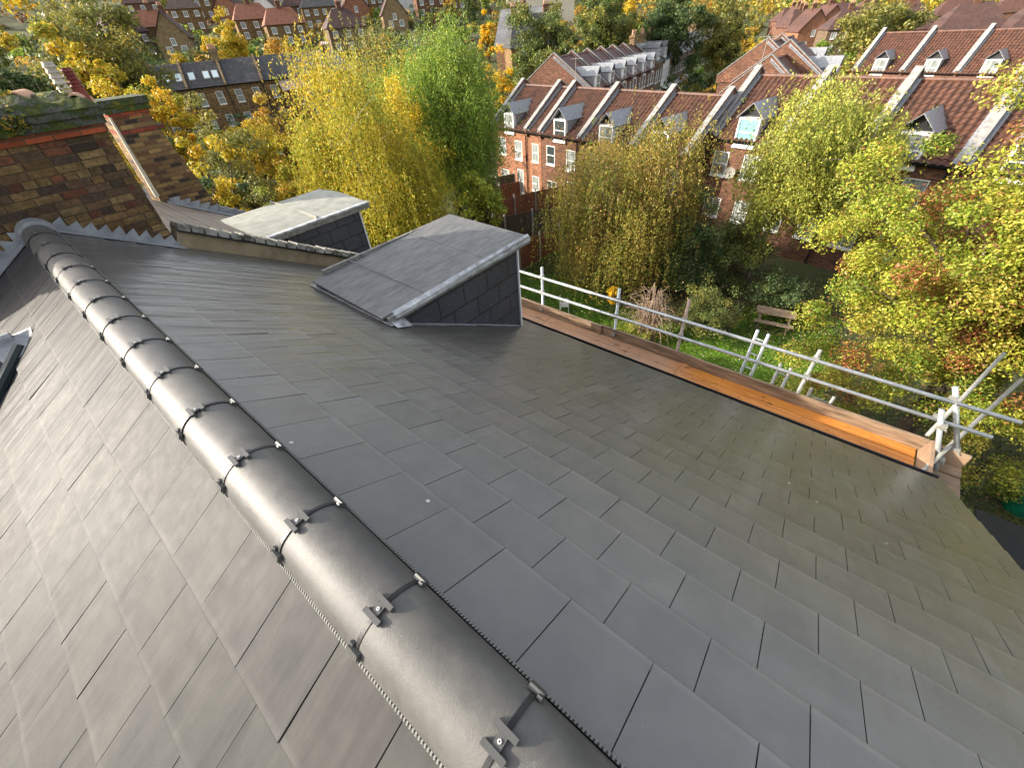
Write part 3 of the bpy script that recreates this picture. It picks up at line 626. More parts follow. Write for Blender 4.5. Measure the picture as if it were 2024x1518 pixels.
dm = MB(); dm.box(2.95, 4.56, 8.22, 9.9, -2.9, -1.40); dn = npart(dm, 'dormer', M['cheek'])
def nsub(mb, name, mats): 
    o = mb.build(name, mats, dn); o.matrix_parent_inverse = Matrix.Identity(4); return o
mb = MB(); N_ = 8
for k in range(N_):
    y0, y1 = 8.14+k*(1.9/N_), 8.14+(k+1)*(1.9/N_); z = lambda y: -1.32+.07*math.sin(math.pi*(y-8.14)/1.9)
    mb.hexa([(2.45, y0, z(y0)-.06), (4.74, y0, z(y0)-.06), (4.74, y1, z(y1)-.06), (2.45, y1, z(y1)-.06), (2.45, y0, z(y0)), (4.74, y0, z(y0)), (4.74, y1, z(y1)), (2.45, y1, z(y1))])
mb.box(3.6, 3.615, 8.14, 10.04, -1.30, -1.245)
nsub(mb, 'dormer_roof', M['felt_pale'])
mb = MB(); mb.box(2.6, 4.77, 8.10, 8.15, -1.43, -1.33); mb.box(4.74, 4.78, 8.15, 10.04, -1.43, -1.31); nsub(mb, 'bargeboard', M['trim'])
mb = MB(); mb.box(2.6, 4.78, 8.085, 8.18, -1.335, -1.305); nsub(mb, 'lead_edge', M['lead_white'])
mb = MB(); mb.box(4.55, 4.58, 8.20, 8.23, -2.6, -1.42); nsub(mb, 'corner_trim', M['white'])
# second stack
st = empty('far_party_chimney', (2.4, 11.9, -1), label='mottled brick chimney stack with pale mortar corner beyond the mossy stack', cat='chimney')
def s2(mb, name, mats):
    o = mb.build(name, mats, st); o.matrix_parent_inverse = Matrix.Translation(Vector((2.4, 11.9, -1))).inverted(); return o
mb = MB(); mb.hexa([(2.07,11.6,-3.2),(3.35,11.6,-3.2),(3.35,12.3,-3.2),(2.07,12.3,-3.2),(2.07,11.6,.42),(2.70,11.6,.42),(2.70,12.3,.42),(2.07,12.3,.42)]); s2(mb, 'stack', M['stock'])
mb = MB(); mb.box(2.05, 2.73, 11.58, 12.32, .42, .50); mb.box(2.065, 2.84, 11.585, 12.31, .16, .225); s2(mb, 'red_brick_course', M['redcourse'])
mb = MB(); mb.box(2.02, 2.78, 11.55, 12.35, .50, .60); mb.box(1.99, 2.80, 11.52, 12.37, .60, .71); s2(mb, 'oversail', M['moss'])
mb = MB(); mb.tube([(2.05,11.57,-.95),(2.055,11.575,-.2),(2.06,11.58,.45)], [.045,.030,.022], 6); s2(mb, 'mortar_fillet', M['render'])
mb = MB()
for k in range(9): s_ = 2.45+.18*k; mb.slab([PR(s_, 11.575, .12), PR(s_+.19, 11.575, .12), PR(s_+.19, 11.575, .30), PR(s_, 11.575, .2)], (0,-.01,0))
mb.slab([PR(2.4, 11.35, .11), PR(4.3, 11.35, .11), PR(4.3, 11.58, .13), PR(2.4, 11.58, .13)], (0,0,.01)); s2(mb, 'lead_flashing', M['lead'])
# third house of our own row
nb3 = empty('end_house_of_row', (2, 14.2, -10.5), label='house past the second chimney stack, only a sliver of its grey slate roof edge showing', cat='house')
def n3(mb, name, mats):
    o = mb.build(name, mats, nb3); o.matrix_parent_inverse = Matrix.Translation(Vector((2, 14.2, -10.5))).inverted(); return o
mb = MB(); mb.quad(PR(0, 12.3, -.02), PR(4.9, 12.3, -.02), PR(4.9, 16.5, -.02), PR(0, 16.5, -.02)); mb.quad(PL(0, 12.3, -.02), PL(0, 16.5, -.02), PL(4.9, 16.5, -.02), PL(4.9, 12.3, -.02)); n3(mb, 'roof', M['dark_slate'])
mb = MB(); mb.box(-4.0, 4.1, 12.32, 16.4, -10.6, -2.6); n3(mb, 'wall', M['stock'])
mb = MB(); mb.slab([PR(2.9, 11.98, .0), PR(4.95, 11.98, .0), PR(4.95, 11.98, .22), PR(2.9, 11.98, .22)], (0,.25,0)); n3(mb, 'parapet', M['mosscoping'])

# ================================================================== SCAFFOLD
scf = empty('scaffold', (5.3, 1.3, -10.5), label='galvanised tube scaffold with timber boards along the eaves', cat='scaffold')
def sp_(mb, name, mats, **k):
    o = mb.build(name, mats, scf, **k); o.matrix_parent_inverse = Matrix.Translation(Vector((5.3, 1.3, -10.5))).inverted(); return o
XS = 5.60; TR = .0242
def tubeo(name, pts, m, parent=None): mb = MB(); mb.tube(pts, TR, 12); return sp_(mb, name, M[m], smooth=True)
tubeo('guard_rail', [(XS-.05, -2.12, -2.285), (XS-.05, 5.6, -2.335)], 'galv')
tubeo('guard_rail', [(XS-.05, -2.04, -2.575), (XS-.05, 5.6, -2.655)], 'galv')
for (y, zt, m, zb_) in ((4.26, -2.14, 'galv', -10.5), (2.68, -2.12, 'galv', -10.5), (1.55, -1.97, 'rust', -10.5), (-.2, -2.16, 'galvold', -10.5)):
    tubeo('standard', [(XS+(.0 if y > -.1 else -.03), y-.02, -10.5), (XS, y, zt)], m)
def coupler(x, y, z):
    mb = MB(); mb.box(x-.045, x+.035, y-.035, y+.035, z-.028, z+.028); mb.tube([(x-.05,y-.03,z),(x-.085,y-.03,z)], .009, 6); mb.tube([(x-.03,y+.035,z),(x-.03,y+.06,z)], .009, 6); sp_(mb, 'coupler', M['galvold'])
for y in (4.26, 2.68, 1.55, -.2, -1.56):
    coupler(XS-.01, y, -2.30-.0065*(y-1)); coupler(XS-.01, y, -2.60-.01*(y-1))
for y in (4.26, 2.68): coupler(XS-.02, y, -3.0)
# end posts and return rails
mb = MB(); mb.tube([(5.66, -1.52, -2.16), (5.60, -1.98, -3.06)], TR*1.15, 12); sp_(mb, 'standard', M['galv'], smooth=True)
mb = MB(); mb.tube([(5.60, -1.98, -3.06), (5.598, -1.99, -3.085)], TR*1.3, 12); sp_(mb, 'yellow_end_cap', simple('yellow_cap', (.85,.80,.12), rough=.5))
mb = MB(); mb.tube([(5.50, -1.52, -2.39), (5.36, -1.86, -3.22)], TR*1.12, 12); sp_(mb, 'standard', M['galv'], smooth=True)
tubeo('return_rail', [(5.63, -1.62, -2.90), (7.62, -2.20, -2.62)], 'galvold')
tubeo('return_rail', [(4.62, -1.50, -2.92), (7.56, -2.52, -2.90)], 'galvold')
for p_ in ((5.60,-1.90,-2.93), (5.40,-1.80,-3.0), (5.47,-1.62,-2.58)): coupler(*p_)
# boards
for k, (x0, x1, z) in enumerate(((4.90, 5.125, -3.10), (5.135, 5.36, -3.098), (5.37, 5.575, -3.10))):
    for (y0, y1) in ((-1.60, 1.40), (1.41, 4.02), (4.03, 6.4)):
        mb = MB(); dz = .014 if y0 < 0 else 0; mb.box(x0+rnd.uniform(-.004,.004), x1-.004, y0, y1, z-.038+dz+k*.001, z+dz+k*.001); sp_(mb, 'scaffold_board', M['board'])
for x0, z in ((4.93, -3.12), (5.14, -3.13), (5.36, -3.12)):
    mb = MB(); mb.box(x0, x0+.2, -2.05, -1.66, z-.04, z); sp_(mb, 'scaffold_board', M['toewood'])
for (y0, y1, dx) in ((-1.66, 1.30, 0), (1.26, 2.95, .03), (2.92, 6.4, 0)):
    mb = MB(); mb.box(5.545+dx, 5.583+dx, y0, y1, -3.12, -2.905-.008*(y1 > 2)); sp_(mb, 'toe_board', M['toewood'])
mb = MB(); mb.box(5.545, 5.583, -2.05, -1.70, -3.16, -2.93); mb.hexa([(4.98,-1.66,-3.12),(5.54,-1.66,-3.12),(5.54,-1.62,-3.12),(4.98,-1.62,-3.12),(4.98,-1.70,-2.89),(5.54,-1.70,-2.87),(5.54,-1.66,-2.87),(4.98,-1.66,-2.89)]); sp_(mb, 'end_board', M['endwood'])
for y in (4.3, 2.1): mb = MB(); mb.box(4.6, 4.95, y, y+.03, -2.95, -2.93); sp_(mb, 'ledger_bracket', M['galvold'])
# things on or by the scaffold
mb = MB(); pts = [(5.03+.17*math.cos(t), 2.15+.21*math.sin(t), -3.07+.035*math.sin(t*.5)) for t in [math.pi*2*k/28*.93 for k in range(29)]]; mb.tube(pts, .007, 6)
tag(mb.build('cable_loop', M['galvold'], smooth=True), 'thin grey cable bent in a loop lying on the scaffold boards', 'cable')
def ladder(name, a_, b_, wdir, wid, rungs, m, label, n=8):
    root = empty(name, a_, label=label, cat='ladder'); a_ = Vector(a_); b_ = Vector(b_); w_ = Vector(wdir).normalized()*wid; d = b_-a_
    for s_ in (0, 1): mb = MB(); mb.tube([w_*s_, w_*s_+d], .022, 8); mb.build('stile', M[m], root, smooth=True)
    for k in range(rungs): t = (k+.5)/rungs; mb = MB(); mb.tube([d*t, d*t+w_], .013, 6); mb.build('rung', M[m], root, smooth=True)
    return root
ladder('ladder', (7.1, .62, -10.45), (5.68, .42, -2.2), (.15, 1, 0), .15, 28, 'galv', 'white aluminium ladder leaning up to the middle of the guard rail')
ladder('ladder', (7.0, -.62, -10.45), (5.85, -.62, -2.96), (.1, 1, 0), .28, 26, 'galvold', 'dull grey ladder whose top just shows past the toe board')
ladder('ladder', (6.2, .02, -10.45), (5.72, -.0, -2.64), (.15, 1, 0), .14, 26, 'galvold', 'narrow grey ladder top hooked under the lower guard rail')

# ================================================================== TERRACES
def window_mb(x, z, w_, h_, y, bars=(0, 1), t=.06, dep=.05):
    f = MB(); y0, y1 = y-.02, y+dep
    f.box(x, x+t, y0, y1, z, z+h_); f.box(x+w_-t, x+w_, y0, y1, z, z+h_); f.box(x+t, x+w_-t, y0, y1, z+h_-t, z+h_); f.box(x-.04, x+w_+.04, y0-.06, y1, z-.07, z+.03); f.box(x+t, x+w_-t, y0, y1, z+.03, z+t+.02)
    for k in range(bars[1]): zz = z+h_*(k+1)/(bars[1]+1); f.box(x+t, x+w_-t, y0, y1, zz-.028, zz+.028)
    for k in range(bars[0]): xx = x+w_*(k+1)/(bars[0]+1); f.box(xx-.022, xx+.022, y0+.004, y1-.004, z+t+.02, z+h_-t)
    g = MB(); g.quad((x+t, y+.03, z+.03), (x+w_-t, y+.03, z+.03), (x+w_-t, y+.03, z+h_-t), (x+t, y+.03, z+h_-t))
    return f, g
def add_window(root, x, z, w_, h_, y, glass='glass', frame='white', name='window', **k):
    f, g = window_mb(x, z, w_, h_, y, **k); o = f.build(name, M[frame], root); g.build('pane', M[glass], o); return o
def wall_open(mb, x0, x1, z0, z1, ops, y, dep=.12, m=0):
    xs = sorted({x0, x1, *[o[0] for o in ops], *[o[0]+o[2] for o in ops]}); zs = sorted({z0, z1, *[o[1] for o in ops], *[o[1]+o[3] for o in ops]})
    for i in range(len(xs)-1):
        for j in range(len(zs)-1):
            cx, cz = (xs[i]+xs[i+1])/2, (zs[j]+zs[j+1])/2
            if any(o[0] < cx < o[0]+o[2] and o[1] < cz < o[1]+o[3] for o in ops): continue
            mb.quad((xs[i], y, zs[j]), (xs[i+1], y, zs[j]), (xs[i+1], y, zs[j+1]), (xs[i], y, zs[j+1]), m)
    for (ox, oz, ow, oh) in ops:
        mb.quad((ox, y, oz), (ox, y, oz+oh), (ox, y+dep, oz+oh), (ox, y+dep, oz), m); mb.quad((ox+ow, y, oz), (ox+ow, y+dep, oz), (ox+ow, y+dep, oz+oh), (ox+ow, y, oz+oh), m)
        mb.quad((ox, y, oz+oh), (ox+ow, y, oz+oh), (ox+ow, y+dep, oz+oh), (ox, y+dep, oz+oh), m); mb.quad((ox, y, oz), (ox, y+dep, oz), (ox+ow, y+dep, oz), (ox+ow, y, oz), m)
def pantiles(w_, ze, zr, yr, y0=-.18):
    mb = MB(); rise = zr-ze; L = math.hypot(rise, yr); dy, dz = yr/L, rise/L; e0 = y0/dy; nrow = int((L-e0)/.32); seg = 6; nc = int(round(w_/.30)); tw = w_/nc
    for r_ in range(nrow+1):
        s0 = e0+r_*.32; s1 = min(s0+.33, L)
        v0 = len(mb.v)
        for s_, lift in ((s0, .045), (s0, .095), (s1, .04)):
            for k in range(nc*seg+1):
                x = k*tw/seg; h = .045*math.cos(2*math.pi*k/seg)
                mb.v.append((x, dy*s_-dz*(lift+h), ze+dz*s_+dy*(lift+h)))
        n_ = nc*seg+1
        for a_ in range(2):
            for k in range(nc*seg): mb.f.append((v0+a_*n_+k, v0+a_*n_+k+1, v0+(a_+1)*n_+k+1, v0+(a_+1)*n_+k)); mb.m.append(0)
    return mb
def parapet(root, x, ze, zr, yr, depth, wall, h=.42, t=.26, cop='coping', lead=True, front=-.22, sides=(1,)):
    prof = [(front, ze-.35), (front, ze+h*.55+front*(zr-ze)/yr+.1), (yr, zr+h+.08), (depth-front, ze+h*.55), (depth-front, ze-.35)]
    mb = MB(); mb.slab([(x-t/2, y, z) for y, z in prof], (t, 0, 0)); p = mb.build('parapet', M[wall], root)
    mb = MB(); e = .05; a_, b_, c_ = prof[1], prof[2], prof[3]
    for q0, q1 in ((a_, b_), (b_, c_)): mb.slab([(x-t/2-e, q0[0]-(.05 if q0 is a_ else 0), q0[1]+.003), (x+t/2+e, q0[0]-(.05 if q0 is a_ else 0), q0[1]+.003), (x+t/2+e, q1[0], q1[1]+.003), (x-t/2-e, q1[0], q1[1]+.003)], (0, 0, .07))
    mb.build('coping_stones', M[cop], p)
    if lead:
        mb = MB(); k = (zr-ze)/yr
        for sx, ex in ((x+t/2+.003, x+t/2+.20), (x-t/2-.003, x-t/2-.20)):
            mb.slab([(sx, -.15, ze-.15*k+.12), (ex, -.15, ze-.15*k+.12), (ex, yr, zr+.12), (sx, yr, zr+.12)], (0, -.03, .03)); mb.slab([(sx, -.15, ze-.15*k+.12), (sx, -.15, ze-.15*k+.30), (sx, yr, zr+.30), (sx, yr, zr+.12)], (.012 if ex > sx else -.012, 0, 0))
        mb.build('lead_flashing', M['lead'], p)
    return p
def gable_dormer(root, x, w_, ze, zr, yr, y=.16, h=1.10, glass='glass', scale=1.0, base=-.38):
    k = (zr-ze)/yr; zt = ze+h; wd = w_; apex = zt+wd*.50; yb = min(yr, (apex-ze)/k)
    mb = MB(); yb2 = min(yr, (zt-ze)/k+.1)
    mb.quad((x, y, ze-.1), (x+wd, y, ze-.1), (x+wd, y, zt), (x, y, zt)); mb.add([(x, y, ze-.1), (x, y, zt), (x, yb2, zt), (x, y+.1, ze-.1)], [(0, 1, 2, 3)]); mb.add([(x+wd, y, ze-.1), (x+wd, y, zt), (x+wd, yb2, zt), (x+wd, y+.1, ze-.1)], [(0, 3, 2, 1)])
    d = mb.build('dormer', M['lead'], root)
    mb = MB(); mb.slab([(x-.02, y-.03, zt), (x+wd+.02, y-.03, zt), (x+wd/2, y-.03, apex-.05)], (0, .05, 0)); mb.build('gable_front', M['black'], d)
    mb = MB(); ex = .12; cx = x+wd/2; zl = zt-.10
    for sg in (-1, 1):
        mb.slab([(cx, y-.34, apex), (cx+sg*(wd/2+ex), y-.34, zl), (cx+sg*(wd/2+ex), min(yr, (zl-ze)/k+.15), zl), (cx, yb+.1, apex)], (0, 0, .04))
    mb.build('dormer_roof', M['lead'], d)
    f, g = window_mb(x+.04, ze+base, wd-.08, h-base-.04, y-.24, bars=(0, 1), t=.10, dep=.26); f.build('window_frame', M['white'], d); g.build('pane', M[glass], d)
    mb = MB(); mb.slab([(x-.02, y-.01, ze-.1), (x-.22, y+.05, ze-.05), (x-.22, yb2+.2, zt-.05), (x-.02, yb2, zt)], (0, 0, .09)); mb.slab([(x+wd+.02, y-.01, ze-.1), (x+wd+.22, y+.05, ze-.05), (x+wd+.22, yb2+.2, zt-.05), (x+wd+.02, yb2, zt)], (0, 0, .09)); mb.build('dormer_flashing', M['lead'], d)
    return d
def terrace_house(name, w_,  ze, zr, yr, depth, wall, tile, dorm=True, wins='std', real_tiles=True, glass='glass', dglass=None, dx=None, pipes=True, end_right=False, par=True, label='', cat='terraced house', group=None, gable_left=False):
    root = empty(name, label=label, cat=cat, group=group)
    if wins == 'std': ops = [(.55, ze-2.15, .95, 1.35), (2.75, ze-2.3, .95, 1.45), (.6, ze-4.55, 1.1, 1.2), (2.9, ze-5.0, .85, 1.95)]
    elif wins == 'slim': ops = [(.35, ze-2.1, .95, 1.35), (2.2, ze-2.1, .95, 1.35), (.4, ze-4.55, 1.1, 1.2), (2.4, ze-4.55, .9, 1.3)]
    elif wins == 'narrow': ops = [(.45, ze-2.2, .8, 1.35), (.4, ze-4.5, .85, 1.2)]
    elif wins == 'front': ops = [(.5, ze-1.9, .85, 1.35), (1.95, ze-1.9, .85, 1.35), (3.35, ze-1.9, .85, 1.35), (3.3, ze-4.9, .95, 2.0)]
    else: ops = []
    mb = MB(); wall_open(mb, 0, w_, 0, ze, ops, 0); mb.quad((0, depth, 0), (0, depth, ze), (w_, depth, ze), (w_, depth, 0)); mb.quad((0, 0, 0), (0, 0, ze), (0, depth, ze), (0, depth, 0)); mb.quad((w_, 0, 0), (w_, depth, 0), (w_, depth, ze), (w_, 0, ze))
    mb.poly([(0, 0, ze), (0, yr, zr), (0, depth, ze)]); mb.poly([(w_, 0, ze), (w_, depth, ze), (w_, yr, zr)]); mb.build('wall', M[wall], root)
    if real_tiles: mb = pantiles(w_, ze, zr, yr)
    else: mb = MB(); kk = (zr-ze)/yr; mb.slab([(0, -.2, ze-.2*kk), (w_, -.2, ze-.2*kk), (w_, yr, zr), (0, yr, zr)], (0, 0, .06))
    mb.quad((0, yr, zr+.05), (w_, yr, zr+.05), (w_, depth+.2, ze), (0, depth+.2, ze)); rf = mb.build('roof', M[tile], root)
    mb = MB(); mb.tube([(0, yr, zr+.06), (w_, yr, zr+.06)], .11, 8); mb.build('ridge_tiles', M[tile], rf)
    for i, (ox, oz, ow, oh) in enumerate(ops):
        door = oh > 1.8 and wins == 'std'
        add_window(root, ox, oz, ow, oh, .03, glass=('glass2' if (i+int(w_*10)) % 3 == 1 else glass), bars=((1, 0) if ow > 1.05 else (0, 1)), name='door' if door else 'window')
    mb = MB(); mb.tube([(0, -.22, ze-.14), (w_, -.22, ze-.14)], .055, 8); mb.build('gutter', M['gutter'], root)
    if pipes: mb = MB(); mb.tube([(w_-.28, -.09, .05), (w_-.28, -.09, ze-.2)], .045, 8); mb.tube([(w_-.28, -.09, ze-2.8), (w_-.9, -.08, ze-2.4)], .03, 6); mb.build('drainpipe', M['black'], root)
    if par: parapet(root, 0, ze, zr, yr, depth, wall if wall != 'orange_brick' else 'brown_brick')
    if end_right: parapet(root, w_, ze, zr, yr, depth, wall)
    if dorm: gable_dormer(root, w_*.5-.65 if dx is None else dx, 1.3, ze, zr, yr, glass=dglass or glass)
    return root
def place(root, a_deg, along, k, gz=-10.5):
    a_ = R(a_deg); root.location = (math.sin(a_)*along+math.cos(a_)*k, math.cos(a_)*along-math.sin(a_)*k, gz); root.rotation_euler = (0, 0, -math.pi/2-a_)
ORD_ = ['first','second','third','fourth','fifth','sixth','seventh','eighth','ninth','tenth','eleventh','twelfth','thirteenth','fourteenth','fifteenth','sixteenth','seventeenth','eighteenth','nineteenth']
ORD = ORD_ + ['twentieth'] + ['twenty '+o for o in ORD_[:9]] + ['thirtieth'] + ['thirty '+o for o in ORD_[:9]] + ['fortieth'] + ['forty '+o for o in ORD_[:9]]
G1 = 'houses of the back terrace beyond the garden fences'
K1 = 25.1; ZE1 = 5.12; ZR1 = 7.55
h = terrace_house('terraced_house', 4.6, ZE1, ZR1, 3.6, 7.4, 'orange_brick', 'pantile', label='orange brick house at the left end of the back terrace, beside the green ash', group=G1, glass='glass2', dx=1.6); place(h, 11, 33.7, K1)
h = terrace_house('terraced_house', 1.6, ZE1, ZR1, 3.6, 7.4, 'orange_brick', 'pantile', dorm=False, wins='narrow', label='narrow orange brick house squeezed between two close copings of the back terrace', group=G1, glass='glass2', pipes=False); place(h, 11, 29.2, K1)
for i, (al, w_, wl, lab, gl) in enumerate(((27.55, 4.2, 'brown_brick', 'brown brick house with two black sash windows below its dormer', 'glass'), (23.3, 4.62, 'brown_brick', 'brown brick house of the back terrace whose dormer looks over the weeping shrub', 'glass2'), (18.68, 3.9, 'brown_brick', 'brown brick house at the tall right end wall of the front block', 'glass'))):
    h = terrace_house('terraced_house', w_, ZE1, ZR1, 3.6, 7.4, wl, 'pantile', label=lab, group=G1, glass=gl, end_right=(i == 2)); place(h, 11, al, K1)
G2 = 'houses of the set back terrace behind the birch'
K2 = 27.2
labs = ['set back brick house with a pale blue blind in its dormer', 'set back brick house whose dormer is veiled by the birch crown', 'set back brick house with the big cream dormer just left of the large maple', 'set back brick house mostly covered by the top of the large maple', 'brick house at the far right end of the set back terrace behind the maple']
for i, al in enumerate((14.5, 10.62, 6.78, 2.93, -.92)):
    h = terrace_house('terraced_house', 3.85, 5.85, 8.35, 3.6, 7.4, 'brown_brick', 'pantile', label=labs[i], group=G2, wins='slim', glass='glass2', dglass=('glass3', 'glass2', 'glass2', 'glass', 'glass')[i], dx=(1.35, 1.2, 1.1, 1.2, 1.2)[i]); place(h, 11, al, K2)
G3 = 'houses of the second terrace seen over the set back roofs'
proto = None
labs = ['left end house of the second terrace, with the bare orange gable wall', 'second house of the second terrace, dormer just left of the front coping', 'third house of the second terrace, its dormer right of the front coping', 'fourth house of the second terrace with the widest pale dormer', 'fifth house of the second terrace at the right edge of the picture', 'outermost right house of the second terrace, past the ivy-like maple top']
for i in range(6):
    if proto is None: h = proto = terrace_house('terraced_house', 4.65, 5.0, 8.0, 3.7, 7.6, 'orange_brick', 'pantile', label='x', group=G3, glass='glass2', pipes=False)
    else: h = copy_tree(proto)
    h['label'] = labs[i]; place(h, 15, 25.6-4.65*i, 66.4, -10.5)
    h.location.z = -10.5
def dish(root, x, z, r_=.32):
    mb = MB(); c = Vector((x, -.35, z)); d = Vector((.35, -.9, .25)).normalized(); a_ = d.orthogonal().normalized(); b_ = d.cross(a_); ring = [[c+(a_*math.cos(t)+b_*math.sin(t))*r_*q+d*(.10*q*q) for t in [k*math.pi/8 for k in range(16)]] for q in (.02, .5, 1)]
    for q in range(2):
        for k in range(16): mb.quad(ring[q][k], ring[q+1][k], ring[q+1][(k+1) % 16], ring[q][(k+1) % 16])
    mb.tube([c, c+d*.35+Vector((0,0,-.1))], .012, 5); mb.tube([c, Vector((x, 0, z-.1))], .02, 5); mb.build('satellite_dish', M['concrete'], root)
def aerial(root, x, y, z, h_=1.5):
    mb = MB(); mb.tube([(x, y, z), (x, y, z+h_)], .018, 5); mb.tube([(x-.5, y, z+h_-.1), (x+.5, y+.2, z+h_-.1)], .012, 4)
    for k in range(7): q = x-.45+k*.15; mb.tube([(q, y-.2+.03*k, z+h_-.1), (q, y+.25+.03*k, z+h_-.1)], .007, 4)
    mb.build('tv_aerial', M['galvold'], root)
ths = [o for o in bpy.data.objects if o.parent is None and o.name.startswith('terraced_house')]
dish(ths[5], 1.75, 4.1); dish(ths[0], 3.9, 3.3, .25); aerial(ths[2], .05, 3.6, 8.0); aerial(ths[5], .05, 3.6, 8.8); aerial(ths[9], .05, 3.6, 8.3, 1.2); dish(ths[3], 2.4, 3.3, .28)
# fourth row: gabled terrace running away to the right
def row_place(h, i, w_, P0=(42.5, 29.9), a_=78, gz=-10.5, yr=3.8):
    u_ = Vector((math.sin(R(a_)), math.cos(R(a_)))); n_ = Vector((math.cos(R(a_)), -math.sin(R(a_)))); p = Vector(P0)+u_*(i*w_)+n_*yr
    h.location = (p.x, p.y, gz); h.rotation_euler = (0, 0, math.pi/2-R(a_))
G4 = 'brown tiled houses of the gabled street row'
protoA = None
for i in range(6):
    if protoA is None:
        protoA = h = terrace_house('terraced_house', 4.85, 6.0, 8.6, 3.8, 7.6, 'brown_brick', 'pantile_dark', real_tiles=False, label='x', group=G4, pipes=False, wins='front', glass='glass2')
    else: h = copy_tree(protoA)
    h['label'] = ['front house of the gabled row with the big orange gable wall', 'house behind the front orange gable of the gabled row', 'third gabled house of the row, below the dark olive trees', 'fourth gabled house of the row with a silver dormer', 'fifth gabled house of the row, two before the grey slates begin', 'last brown tiled gabled house before the grey slate roofs'][i]
    row_place(h, i, 4.85, gz=-10.35-.12*i)
G5 = 'grey slated houses of the gabled street row'
def victorian(label, wall, i, group):
    root = empty('victorian_house', label=label, cat='terraced house', group=group); w_ = 4.85; ze = 6.4; yr = 3.8; zr = 8.5; d_ = 7.6
    ops = [(.5, 3.9, .7, 1.5), (1.75, 3.9, .7, 1.5), (3.4, 3.9, .7, 1.5)]
    mb = MB(); wall_open(mb, 0, w_, 0, ze, ops, 0); mb.quad((0,0,0),(0,0,ze),(0,d_,ze),(0,d_,0)); mb.quad((w_,0,0),(w_,d_,0),(w_,d_,ze),(w_,0,ze)); mb.poly([(0,0,ze),(0,yr,zr),(0,d_,ze)]); mb.build('wall', M[wall], root)
    for o in ops: add_window(root, *o, .03, glass='glass2')
    mb = MB(); mb.slab([(0,-.15,ze-.05),(w_,-.15,ze-.05),(w_,yr,zr),(0,yr,zr)], (0,0,.06)); mb.quad((0,yr,zr+.05),(w_,yr,zr+.05),(w_,d_+.2,ze),(0,d_+.2,ze)); rf = mb.build('roof', M['grey_slate'], root)
    parapet(root, 0, ze, zr, yr, d_, 'dull_brick', h=.3, lead=False)
    mb = MB(); mb.box(1.3, 3.0, .35, 3.0, ze, ze+1.75); d = mb.build('dormer', M['lead'], root)
    f, g = window_mb(1.45, ze+.35, 1.4, 1.15, .30, bars=(1, 1), t=.09); f.build('window_frame', M['white'], d); g.build('pane', M['glass2'], d)
    mb = MB(); mb.slab([(1.1,.1,ze+1.7),(2.15,.1,ze+2.3),(2.15,3.9,ze+2.3),(1.1,3.4,ze+1.7)], (0,0,.05)); mb.slab([(2.15,.1,ze+2.3),(3.2,.1,ze+1.7),(3.2,3.4,ze+1.7),(2.15,3.9,ze+2.3)], (0,0,.05)); mb.build('dormer_roof', M['grey_slate'], d)
    mb = MB(); mb.hexa([(.3,-.8,0),(2.6,-.8,0),(2.9,0,0),(0,0,0),(.3,-.8,2.9),(2.6,-.8,2.9),(2.9,0,2.9),(0,0,2.9)]); b = mb.build('bay_window', M['white'], root)
    mb = MB()
    for q in (.5, 1.25, 2.0): mb.box(q, q+.5, -.815, -.80, 1.0, 2.5)
    mb.build('bay_panes', M['glass'], b)
    return root
def chimney_part(root, x, y, z0, h_, w_=1.5, d_=.7, pots=5, wall='yellow_brick', pot='clay'):
    mb = MB(); mb.box(x, x+w_, y, y+d_, z0, z0+h_); mb.box(x-.08, x+w_+.08, y-.08, y+d_+.08, z0+h_-.35, z0+h_-.12); c = mb.build('chimney', M[wall], root)
    mb = MB()
    for k in range(pots):
        xx = x+w_*(k+.5)/pots; mb.tube([(xx, y+d_/2, z0+h_), (xx, y+d_/2, z0+h_+.55)], [.12, .10], 7)
    mb.build('chimney_pots', M[pot], c); return c
protoV = None
labs = ['first grey slated house after the brown tiled gables', 'white painted house of the slated row', 'slated house beside the white painted one', 'slated house under the third brick chimney from the left', 'slated house above the white framed bay window', 'slated house in the middle of the slated row', 'slated house with a dull brick front just past mid row', 'slated house just before the last long chimney', 'slated house third from the far end of the row', 'slated house second from the far end of the row', 'slated house at the far end of the slated row', 'slated house behind the far end, only its roof seen']
for i in range(12):
    if i == 1: h = victorian(labs[i], 'whitewall', i, G5); chimney_part(h, -.8, 3.4, 8.2, 1.6)
    elif protoV is None: protoV = h = victorian(labs[i], 'dull_brick', i, G5); chimney_part(h, -.8, 3.4, 8.2, 1.6)
    else: h = copy_tree(protoV)
    h['label'] = labs[i]; row_place(h, 6+i, 4.85, gz=-11.0-.06*i)
# opposite gables
G8 = 'gable ended houses behind the coping left of the birch'
for i in range(4):
    h = copy_tree(protoA) if i else terrace_house('terraced_house', 4.85, 5.2, 8.0, 3.8, 7.6, 'orange_brick', 'pantile_dark', real_tiles=False, label='x', group=G8, wins='none', dorm=False, pipes=False)
    h['group'] = G8; h['label'] = ['front gable end of the four behind the set back roofs, orange brick', 'second gable end of the four, brown tiles beside it', 'third gable end of the four, with a small aerial', 'rearmost gable end of the four, nearest the slated row'][i]
    row_place(h, i % 2, 4.85, P0=((45.2, 10.7), (54.5, 13.6))[i//2], a_=90, gz=-10.5)

